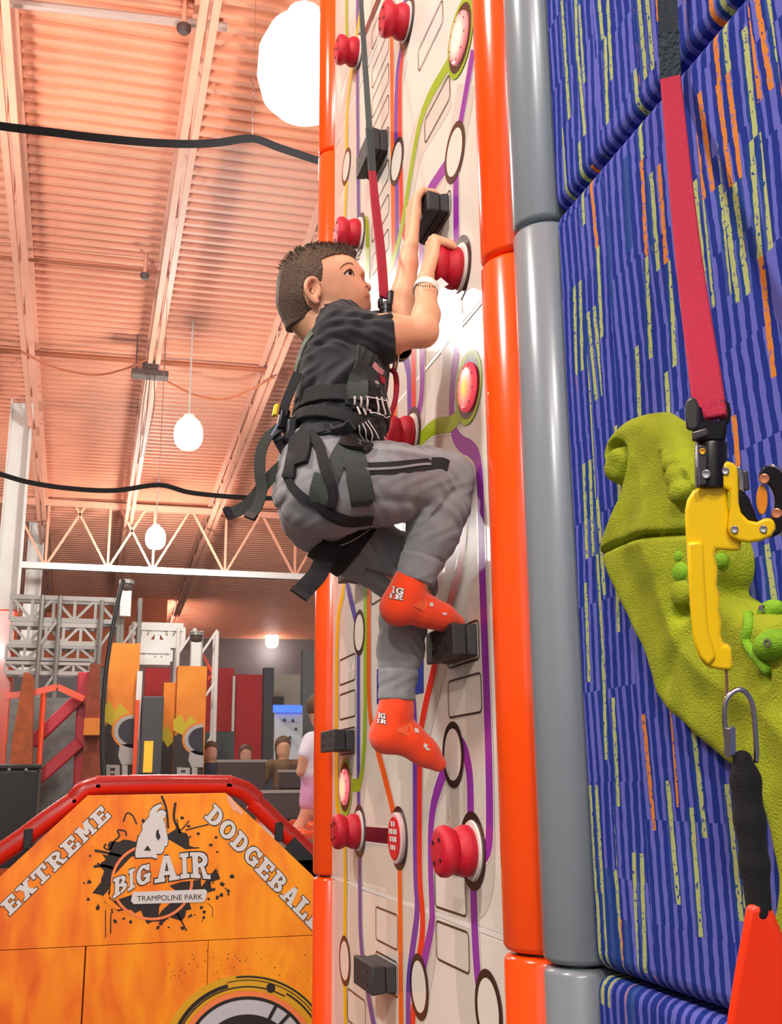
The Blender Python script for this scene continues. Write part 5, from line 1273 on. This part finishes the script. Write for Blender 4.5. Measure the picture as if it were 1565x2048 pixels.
hs_([(640, 948), (628, 985), (636, 1008)], .018, M_WEBG, 'leg_strap', .005)
hs_([(574, 945), (588, 975), (612, 998), (640, 1012), (668, 1030), (700, 1040)], .017, M_WEB, 'leg_strap', .005)
hs_([(640, 1006), (662, 1028), (700, 1042), (745, 1038)], .024, M_WEB, 'leg_strap', .004)
hs_([(700, 895), (710, 930), (718, 965), (725, 1003)], .046, M_WEBG, 'leg_strap_end', .007)
hs_([(700, 1006), (724, 1004), (744, 997)], .010, M_WEB, 'strap_hem', .011)
hs_([(690, 888), (715, 900), (740, 905)], .028, M_BLACK, 'leg_buckle', .010, .008)
hs_([(600, 872), (640, 862), (690, 858)], .030, M_SHIRT, 'shirt_bunch', .006, .006)
hs_([(632, 868), (670, 852), (704, 848)], .022, M_SHIRT, 'shirt_bunch', .009, .008)
hs_([(604, 868), (612, 892), (606, 930)], .030, M_WEB, 'back_pad', .006, .008)
hs_([(594, 872), (590, 905), (584, 935), (580, 955)], .028, M_WEB, 'back_pad', .004, .008)
for k, x in enumerate((708, 719, 730, 748, 757, 766)): hs_([(x, 796), (x + 3, 812), (x + 8, 828)], .0042, M_WHITEP, 'buckle_stripe', .0085, .001)
hs_([(728, 796), (745, 799), (768, 804)], .002, M_WHITEP, 'buckle_edge', .009, .001); hs_([(738, 828), (755, 830), (772, 832)], .002, M_WHITEP, 'buckle_edge', .009, .001)
for k in range(4): hs_([(716 + k * 5, 852 - k * 3), (728 + k * 5.4, 868 - k * 1.5), (738 + k * 4.5, 880 - k)], .0022, M_WHITEP, 'stitch_line', .0085, .001)
for (a, b) in (((655, 1096), (748, 1052)),):
    P = [np.array(a) * (1 - t) + np.array(b) * t + np.array([0, 9 * math.sin(t * 3.1)]) for t in np.linspace(0, 1, 6)]
    hs_([tuple(p) for p in P], .0014, M_WHITEP, 'stitch_line', .0012, .0008)
# back buckle and hanging tails
cb = lambda px, py, Y=1.99: aY(px, py, Y)
MB().ribbon(catmull([cb(596, 745, 1.96), cb(584, 775, 1.965), cb(572, 805, 1.97), cb(566, 830, 1.975)], 5), .019, .003, (-.5, -.85, 0)).build('back_strap', M_WEB, hn)
MB().obox(cb(566, 842), (.010, .003, 0), (0, .018, 0), (.004, 0, .020)).build('back_buckle', M_BLACK, hn, bevel=.004)
MB().obox(cb(580, 862), (.012, .0, .002), (0, .020, 0), (.004, 0, .026)).build('back_buckle', M_BLACK, hn, bevel=.006)
MB().obox(cb(586, 898), (.010, .0, .0), (0, .024, 0), (.006, 0, .030)).build('back_pad', M_WEB, hn, bevel=.008)
MB().obox(cb(577, 932), (.007, .0, .0), (0, .020, 0), (.0, 0, .030)).build('back_pad', M_WEB, hn, bevel=.006)
MB().obox(cb(551, 821, 1.98), (.0045, 0, .001), (0, .008, 0), (.002, 0, .012)).build('yellow_tag', M_YEL, hn, bevel=.002)
MB().bar(cb(542, 872, 1.955), cb(556, 848, 1.955), .004).build('buckle_bar', M_STEEL, hn)
def tail(pts, w, nrm, nm='strap_tail', m=M_WEB):
    Q = catmull([aY(*p) for p in pts], 6); MB().ribbon(Q, w, .0028, nrm).build(nm, m, hn, smooth=True, angle=40)
    e = Q[-1] - Q[-2]; e /= np.linalg.norm(e); MB().ribbon([Q[-1] - e * .012, Q[-1] + e * .001], w + .001, .007, nrm).build('tail_hem', M_BLACK, hn)
M_WEBT = mat('dark_olive_webbing', '2f332e', .85, noise=.15, nscale=500, bump=.4, bscale=450)
tail([(562, 852, 1.985), (535, 875, 1.98), (522, 905, 1.975), (520, 945, 1.97), (524, 980, 1.968), (515, 1012, 1.965), (499, 1036, 1.96)], .022, lambda t: (-.45, -.85, .25), m=M_WEBT)
tail([(572, 925, 1.995), (545, 950, 1.99), (520, 980, 1.99), (497, 1008, 1.985), (474, 1022, 1.98), (452, 1028, 1.975)], .024, lambda t: (.25, -.9, .4), m=M_WEBT)
tail([(590, 940, 1.99), (568, 900, 1.99), (552, 870, 1.99)], .020, (-.3, -.9, .2))
tail([(664, 1085, 2.0), (650, 1115, 1.995), (636, 1148, 1.99), (612, 1175, 1.985), (598, 1190, 1.98)], .038, (-.25, -.95, .2))
# ------------------------------------------------------------------ boy's belay strap with swivel, claw and red sling
bl = thing('belay_strap', 'crimson belay strap with black swivel clipped to the boy\'s chest', 'strap', aY(770, 590, 1.97))
top = aY(722, 0, 2.40); b0 = aY(745, 345, 2.13); b1 = aY(769, 596, 1.96); d = (top - b0); top2 = top + d * 2.2
MB().ribbon([top2, top, b0 * .3 + top * .7, b0], [.014, .014, .016, .019], .003, (.35, -.93, 0)).build('upper_strap', mat('slate_webbing', '4b5554', .8, bump=.3, bscale=400), bl)
MB().ribbon([b0 + (top - b0) * .22, b0], .0205, .0055, (.35, -.93, 0)).build('stitched_sleeve', mat('slate_webbing_dark', '3a4446', .8, bump=.5, bscale=300), bl)
MB().ribbon(catmull([b0 + (top - b0) * .01, b0 * .7 + b1 * .3 , b0 * .35 + b1 * .65 + [.002, 0, 0], b1], 4), [.019, .022, .0225, .022], .005, (.3, -.95, 0)).build('red_strap', M_RSL, bl)
MB().obox(aY(780, 598, 1.955), (.0065, 0, 0), (0, .009, 0), (.002, 0, .018)).build('swivel_yoke', M_BLACK, bl, bevel=.005, seg=3)
MB().obox(aY(761, 606, 1.965), (.004, 0, 0), (0, .009, 0), (.0, 0, .010)).build('swivel_yoke', M_BLACK, bl, bevel=.003)
c = aY(772, 618, 1.962); MB().lathe([(-.024, .011), (-.02, .012), (-.006, .012), (-.005, .0135), (.004, .0135), (.005, .010), (.010, .011), (.014, .009)], c, (0, 0, 1), 24).build('swivel', M_BLACK, bl, smooth=True, angle=40)
# yellow claw below the arm
c = aY(799, 701, 1.985); MB().lathe([(-.008, .024), (.008, .024)], c, (0, 1, 0), 28).build('claw_body', M_BLACK, bl, bevel=.003); MB().lathe([(-.011, .0245), (-.0105, .0245), (-.0105, .0225), (-.011, .0225)], c, (0, 1, 0), 28).build('claw_rim', M_STEEL, bl)
MB().bar(aY(791, 709, 1.972), aY(803, 700, 1.972), .009, .013).build('yellow_cover', mat('amber_plastic', 'eaa41c', .35), bl, bevel=.003)
P = [aY(*p, 1.975) for p in ((772, 690), (775, 715), (779, 738), (786, 742), (789, 725), (786, 700))]
MB().tube(catmull(P, 4), .0032, 8).build('carabiner', M_STEEL, bl, smooth=True)
P = [aY(*p, 1.972) for p in ((797, 712), (795, 730), (792, 744))]; MB().tube(P, .0025, 8).build('carabiner', M_STEEL, bl)
P = [aY(*p) for p in ((782, 738, 1.97), (791, 748, 1.965), (794, 770, 1.965), (791, 800, 1.97), (784, 822, 1.975), (776, 836, 1.98))]
MB().ribbon(catmull(P, 5), .011, .006, (.2, -.98, 0)).build('red_sling', M_RSL, bl, bevel=.002)
P = [aY(*p) for p in ((776, 735, 1.985), (774, 755, 1.985), (771, 780, 1.985), (766, 800, 1.985))]
MB().ribbon(catmull(P, 5), .010, .006, (.2, -.98, 0)).build('red_sling', M_RSL, bl, bevel=.002)
for Q, m in (([(748, 722), (756, 733), (768, 742), (764, 750), (752, 744), (744, 734)], mat('pink_print', 'c98a92', .7)), ([(757, 748), (770, 756), (768, 770), (760, 762)], mat('red_print', 'b8283c', .7)), ([(750, 760), (757, 764), (756, 770), (749, 766)], M_LET)):
    pp = [surf(HB_, *p, .002) for p in Q]; MB().prism([p for p, _ in pp], np.array([0, .001, 0])).build('shirt_print', m, boy)

# ------------------------------------------------------------------ green foam leaf on the carpet wall
M_FOAM = mat('lime_green_foam', '9aa60c', .85, noise=.12, nscale=30, bump=.5, bscale=420); M_FOAM2 = mat('bright_green_foam', '7fb416', .8, noise=.12, nscale=40, bump=.4, bscale=420); M_HOLE = mat('foam_hole_dark', '3a4208', .9)
GX = .690
OUT = [(1274, 822), (1297, 825), (1320, 840), (1343, 868), (1368, 912), (1392, 958), (1415, 1005), (1435, 1060), (1447, 1110), (1447, 1150), (1437, 1185), (1460, 1205), (1480, 1222), (1500, 1220), (1535, 1236), (1548, 1262), (1610, 1290), (1700, 1400), (1720, 1800), (1720, 2180), (1500, 2180), (1478, 2070), (1455, 2030), (1447, 2000), (1455, 1940), (1485, 1863), (1532, 1830), (1540, 1750), (1520, 1650), (1496, 1570), (1450, 1540), (1400, 1500), (1370, 1470), (1315, 1420), (1300, 1390), (1285, 1330), (1245, 1240), (1215, 1180), (1197, 1128), (1186, 1110), (1193, 1080), (1205, 1040), (1222, 1000), (1230, 978), (1215, 966), (1205, 950), (1200, 915), (1203, 890), (1215, 860), (1240, 835)]
def gyz(p): q = aX(p[0], p[1], GX); return np.array([q[1], q[2]])
GP = np.array(catmull([gyz(p) for p in OUT], 3, True))
G = SDF((.585, GP[:, 0].min() - .03, GP[:, 1].min() - .03), (.745, GP[:, 0].max() + .03, GP[:, 1].max() + .03), .0036)
yy2, zz2 = G.ax[1].reshape(-1, 1), G.ax[2].reshape(1, -1)
d2 = poly_sd(yy2, zz2, GP); di = np.maximum(-d2, 0)
hh = .034 * np.sqrt(np.maximum(1 - (1 - np.minimum(di / .024, 1)) ** 2, 0)) + .022 * np.clip((di - .05) / .10, 0, 1) ** 2 * (3 - 2 * np.clip((di - .05) / .10, 0, 1))
def lineD(P):
    P = [gyz(p) for p in P]; d = np.full(d2.shape, 1e9)
    for a, b in zip(P[:-1], P[1:]):
        e = b - a; t = np.clip(((yy2 - a[0]) * e[0] + (zz2 - a[1]) * e[1]) / (e @ e), 0, 1); d = np.minimum(d, np.hypot(yy2 - a[0] - t * e[0], zz2 - a[1] - t * e[1]))
    return d
seam = lineD(catmull([np.array(p, float) for p in ((1180, 1122), (1205, 1102), (1245, 1085), (1300, 1073), (1400, 1064), (1460, 1062))], 4))
hh *= 1 - .45 * np.exp(-(seam / .0035) ** 2)
below = lineD([(1180, 1122), (1205, 1102), (1245, 1085), (1300, 1073), (1460, 1062)]); 
curl = lineD(catmull([np.array(p, float) for p in ((1231, 980), (1243, 955), (1251, 925), (1250, 902), (1240, 890), (1228, 890), (1219, 900), (1219, 912))], 4))
hh *= 1 - .6 * np.exp(-(curl / .0055) ** 2)
hh = np.where(d2 < 0, hh + .010 * np.exp(-(lineD([(1236, 905), (1226, 930), (1222, 955)]) / .012) ** 2), hh)
# folded step of the lower leaf
st = lineD([(1392, 1262), (1345, 1330), (1312, 1420)]); hh -= .004 * np.exp(-(st / .012) ** 2)
X_ = G.ax[0].reshape(-1, 1, 1)
G.d = np.maximum(d2[None] * .9, (.722 - hh)[None] - X_).astype(np.float32)
def bump_at(px, py, r, out):
    c = gyz((px, py)); i = int(np.clip((c[0] - G.ax[1][0]) / G.h, 0, G.n[1] - 1)); j = int(np.clip((c[1] - G.ax[2][0]) / G.h, 0, G.n[2] - 1))
    return np.array([.722 - hh[i, j] - out, c[0], c[1]])
for (px, py, r) in ((1326, 898, 6), (1336, 912, 8), (1345, 930, 12), (1361, 954, 17), (1375, 985, 19)):
    G.ell(bump_at(px, py, r, r * .0003), np.array([.8, 1.5, 1.0]) * r * .00078, .006)
for (px, py, r) in ((1368, 1226, 13), (1532, 1355, 11), (1352, 985, 7)):
    c = bump_at(px, py, r, -.002); G.ell(c, np.array([1.2, 1.5, 1.2]) * r * .0007, .006, sub=True)
G.warp(lambda x, y, z: .0012 * np.sin(70 * y + 50 * z) * np.sin(64 * z - 40 * y) + 0 * x)
leaf = thing('foam_leaf', 'large lime green foam leaf with a curled tip on the blue carpet wall', 'sculpture', (.72, gyz((1350, 1200))[0], gyz((1350, 1560))[1]))
gb = G.build('leaf_body', M_FOAM, leaf, 2)
GB = bvh_of(gb)
for (px, py, r) in ((1356, 1113, 9), (1359, 1144, 16), (1359, 1186, 21), (1440, 1122, 12)):
    c, n = surf(GB, px, py, -r * .0003, bump_at(px, py, r, 0)); MB().ball(c, r * .00085, 20, 12, (.7, 1.35, 1.0)).build('knob', M_FOAM2 if r < 20 else M_FOAM, leaf, smooth=True)
P = [surf(GB, *p, .001, bump_at(*p, 1, 0))[0] for p in ((1498, 1232), (1500, 1255), (1494, 1280), (1508, 1305), (1525, 1325), (1542, 1345))]
MB().tube(catmull(P, 4), .006, 10).build('vein', M_FOAM2, leaf, smooth=True)
for (px, py, r, bx_, by_) in ((1502, 1216, 15, 1483, 1215), (1552, 1287, 22, 1536, 1286)):
    c = bump_at(px, py, r, .004); S = SDF(c - .05, c + .05, .003); S.ell(c, np.array([1.0, 1.6, 1.0]) * r * .0007, 0); S.ell(c + [0, .010, -.004], np.array([1.0, 1.3, .8]) * r * .0007, .01); k_ = S.build('knob', M_FOAM2, leaf, 1)
    q, n = surf(bvh_of(k_), bx_, by_, .0, c + [-.012, 0, 0]); MB().lathe([(-.003, .0045), (.001, .0045), (.0012, .0025), (-.001, .0024)], q, n, 12).build('bolt', M_BOLT, leaf)

# ------------------------------------------------------------------ the free belay strap in the foreground
M_RST = mat('crimson_strap', 'a80d35', .75, noise=.18, nscale=220, bump=.5, bscale=300, aniso=(3, 3, .3)); M_YH = mat('yellow_handle', 'fbcd00', .38); M_HK = mat('black_anodised', '1a1718', .3, metal=.3); M_GUN = mat('gunmetal', '55524f', .35, metal=.6)
fs = thing('belay_strap', 'crimson belay strap with a yellow claw handle hanging in front of the carpet wall', 'strap', aD(1420, 1340, .95))
def dw(px, py): r = ray(px, py); return WX / r[0]
top = aD(1338, 60, min(1.5, dw(1338, 60) - .05)); t1 = aD(1342, 158, 1.43); t2 = aD(1374, 480, 1.2); t3 = aD(1412, 760, 1.0); t4 = aD(1424, 838, .965)
up = top + (top - t1) * 6; FN = -ray(1400, 500); FN = FN / np.linalg.norm(FN)
MB().ribbon([up, top, t1], [.026, .026, .026], .004, FN).build('upper_strap', mat('navy_black_webbing', '172430', .8, bump=.4, bscale=300), fs)
MB().ribbon([top * .8 + up * .02 + t1 * .18, t1], .0275, .009, FN).build('stitched_sleeve', mat('navy_webbing_sleeve', '1d2e36', .8, bump=.8, bscale=160), fs)
MB().ribbon(catmull([t1 + (top - t1) * .02, t2, t3, t4], 6), [.027, .0285, .0295, .028], .007, FN).build('red_strap', M_RST, fs, bevel=.002)
for s in (-.32, 0, .32): 
    sd = np.cross(t4 - t1, FN); sd /= np.linalg.norm(sd); MB().ribbon(catmull([t1 + sd * s * .027 + FN * .0036, t2 + sd * s * .0285 + FN * .0036, t3 + sd * s * .0295 + FN * .0036], 6), .0022, .0015, FN).build('woven_line', mat('dark_crimson_weave', '7f0a28', .8), fs)
D0 = .955   # metres from the lens
ZA = lambda x, y, d=D0: aD(1340 + .16605 * x, 760 + .16605 * y, d)
ZB = lambda x, y, d=D0: aD(1340 + .23438 * x, 1080 + .23438 * y, d)
BKW = ray(1440, 1100); BKW = BKW / np.linalg.norm(BKW)
def plate(pts, th, nm, m, bv=.003): return MB().prism(pts, BKW * th).build(nm, m, fs, bevel=bv, seg=3)
plate([ZA(*p, D0 - .008) for p in ((185, 330), (200, 240), (250, 200), (310, 210), (350, 290), (350, 560), (300, 610), (200, 590), (190, 480))], .010, 'swivel_yoke', M_GUN, .003)
plate([ZA(*p, D0 + .012) for p in ((600, 240), (660, 225), (725, 280), (745, 400), (720, 520), (650, 570), (590, 540))], .010, 'swivel_yoke', M_HK, .003)
plate([ZA(*p, D0 - .004) for p in ((300, 330), (380, 300), (420, 480), (640, 490), (700, 540), (670, 740), (300, 745), (270, 640))], .022, 'swivel_block', M_HK, .004)
plate([ZA(*p, D0 - .009) for p in ((265, 620), (450, 570), (480, 620), (470, 670), (320, 720), (275, 745))], .008, 'swivel_collar', M_GUN, .003)
a, b = ZA(500, 740, D0 + .006), ZA(500, 1300, D0 + .006); ax = b - a; L = np.linalg.norm(ax)
MB().lathe([(0, .0128), (.002, .0142), (L * .97, .0142), (L, .013)], a, ax, 28).build('swivel_barrel', M_HK, fs, smooth=True, angle=40)
plate([ZA(*p, D0 - .010) for p in ((330, 790), (380, 780), (450, 800), (450, 1250), (380, 1265), (340, 1260))], .006, 'side_plate', M_GUN, .001)
plate([ZA(*p, D0 - .011) for p in ((322, 800), (345, 795), (368, 1262), (345, 1266))], .006, 'bright_edge', M_STEEL, .0008)
def screw(x, y, r, m, d): 
    c = ZA(x, y, d); MB().lathe([(-.002, r), (.0005, r), (.001, r * .8), (.0006, r * .35)], c, -BKW, 14).build('screw', m, fs, smooth=True, angle=40)
screw(397, 860, .0030, mat('brass_pin', 'd99a2a', .35, metal=.6), D0 - .0105); screw(440, 1135, .0040, M_BOLT, D0 - .0105)
grip = [ZA(*p) for p in ((560, 1235), (530, 1265), (380, 1285), (280, 1330), (212, 1440), (185, 1560), (190, 1800), (203, 2000))] + [ZB(*p) for p in ((150, 160), (160, 350), (178, 600), (194, 800), (215, 900), (250, 1000), (310, 1085), (420, 1110), (532, 1116), (540, 1070), (525, 925), (500, 900), (460, 895), (436, 800), (446, 700), (422, 600), (432, 480), (402, 380), (412, 240), (386, 130), (398, 80), (560, 96), (606, 90), (612, 20))] + [ZA(*p) for p in ((830, 1900), (760, 1800), (700, 1500), (700, 1260))]
plate(grip, .022, 'grip', M_YH, .0055)
plate([ZB(*p, D0 - .004) for p in ((150, 20), (285, 10), (300, 300), (330, 760), (400, 1000), (330, 1080), (255, 1000), (215, 890), (196, 800), (180, 600), (162, 350))], .006, 'grip_ridge', M_YH, .003)
yk = [ZA(*p, D0 - .006) for p in ((560, 1230), (600, 1090), (630, 1010), (690, 978), (755, 985), (808, 1040), (825, 1120), (832, 1480), (862, 1600), (950, 1690), (1050, 1710), (1130, 1672), (1210, 1655), (1270, 1705), (1282, 1790), (1232, 1880), (1100, 1940), (950, 1962), (830, 1940), (730, 1880), (690, 1780), (720, 1560), (720, 1330), (620, 1290))]
plate(yk, .012, 'claw_plate', M_YH, .004)
for (x, y) in ((672, 1095), (782, 1800), (1130, 1795)): screw(x, y, .0034, M_BOLT, D0 - .0068)
hcx, hcy = 1160, 1470
ring_pts = [(hcx + 330 * math.cos(t), hcy + 440 * math.sin(t)) for t in np.linspace(math.radians(-95), math.radians(165), 24)] + [(hcx + 150 * math.cos(t) - 40, hcy + 235 * math.sin(t)) for t in np.linspace(math.radians(150), math.radians(-60), 18)] + [(1190, 1260), (1110, 1230), (1070, 1180), (1080, 1120)]
plate([ZA(*p, D0 + .004) for p in ring_pts], .012, 'hook', M_HK, .002)
plate([ZA(*p, D0 + .003) for p in ((830, 1300), (900, 1350), (960, 1420), (1030, 1600), (1050, 1690), (900, 1680), (840, 1560))], .012, 'hook', M_HK, .002)
plate([ZA(hcx - 45 + 70 * math.cos(t), hcy - 30 + 185 * math.sin(t), D0 + .007) for t in np.linspace(0, 6.0, 20)], .006, 'orange_latch', mat('amber_latch', 'e58a17', .5), .001)
rim = [ZA(hcx + 335 * math.cos(t), hcy + 447 * math.sin(t), D0 + .008) for t in np.linspace(math.radians(-80), math.radians(60), 20)]
MB().tube(rim, .0022, 8).build('hook_rim', M_STEEL, fs, smooth=True)
for (x, y) in ((1140, 1190), (1292, 1605)): screw(x, y, .0046, mat('copper_rivet', 'c98058', .35, metal=.5), D0 + .0035)
MB().ribbon([ZA(820, 1040, D0 + .004), ZA(860, 1180, D0 + .004), ZA(865, 1330, D0 + .004)], .005, .004, FN).build('gate_spring', M_STEEL, fs, bevel=.001)
MB().bar(ZA(900, 1090, D0 + .008), ZA(925, 1330, D0 + .008), .006, .008).build('gate', M_GUN, fs, bevel=.0015)
MB().tube([ZB(485, 1110, D0 + .004), ZB(492, 1340, D0 + .004)], .0013, 8).build('cable', mat('brown_cable', '7a5346', .5), fs)
# quick link, black sleeve, orange gate flap
gt = thing('belay_gate', 'orange fabric belay gate with a black sleeve and steel quick link', 'gate', aD(1500, 1900, .93) * [1, 1, 0])
P = [aD(*p, D0 + .002) for p in ((1458, 1505), (1453, 1470), (1450, 1430), (1453, 1402), (1464, 1386), (1480, 1379), (1495, 1388), (1506, 1410), (1511, 1450), (1514, 1500), (1513, 1525))]
MB().tube(catmull(P, 5), .0024, 10).build('quick_link', M_STEEL, gt, smooth=True)
MB().tube([aD(1459, 1453, D0 + .002), aD(1460, 1456, D0 + .002), aD(1461, 1508, D0 + .002), aD(1462, 1512, D0 + .002)], [.0045, .0056, .0056, .0045], 6).build('link_nut', M_STEEL, gt)
S = SDF(aD(1490, 1660, .94) - [.09, .05, .1], aD(1490, 1660, .94) + [.09, .05, .1], .002)
S.chain([(aD(1486, 1520, D0), .0088), (aD(1492, 1560, D0), .0128), (aD(1500, 1640, .945), .0130), (aD(1510, 1730, .935), .0122), (aD(1519, 1822, .925), .0108)], .006)
S.build('sleeve', mat('black_fleece_sleeve', '08090b', .95, bump=.3, bscale=500), gt, 1)
fl_ = [(1495, 1812), (1520, 1808), (1543, 1816), (1566, 1874), (1620, 2000), (1700, 2200), (1440, 2200), (1456, 2048), (1471, 1951), (1488, 1860)]
MB().prism([aD(*p, .915) for p in fl_], BKW * .018).build('flap', mat('orange_red_vinyl', 'fb3b0c', .4), gt, bevel=.006, seg=3)
zf = aD(1570, 2200, .915); MB().tube([zf * [1, 1, 0], zf + [0, 0, .02]], .012, 10).build('post', M_BLACK, gt)
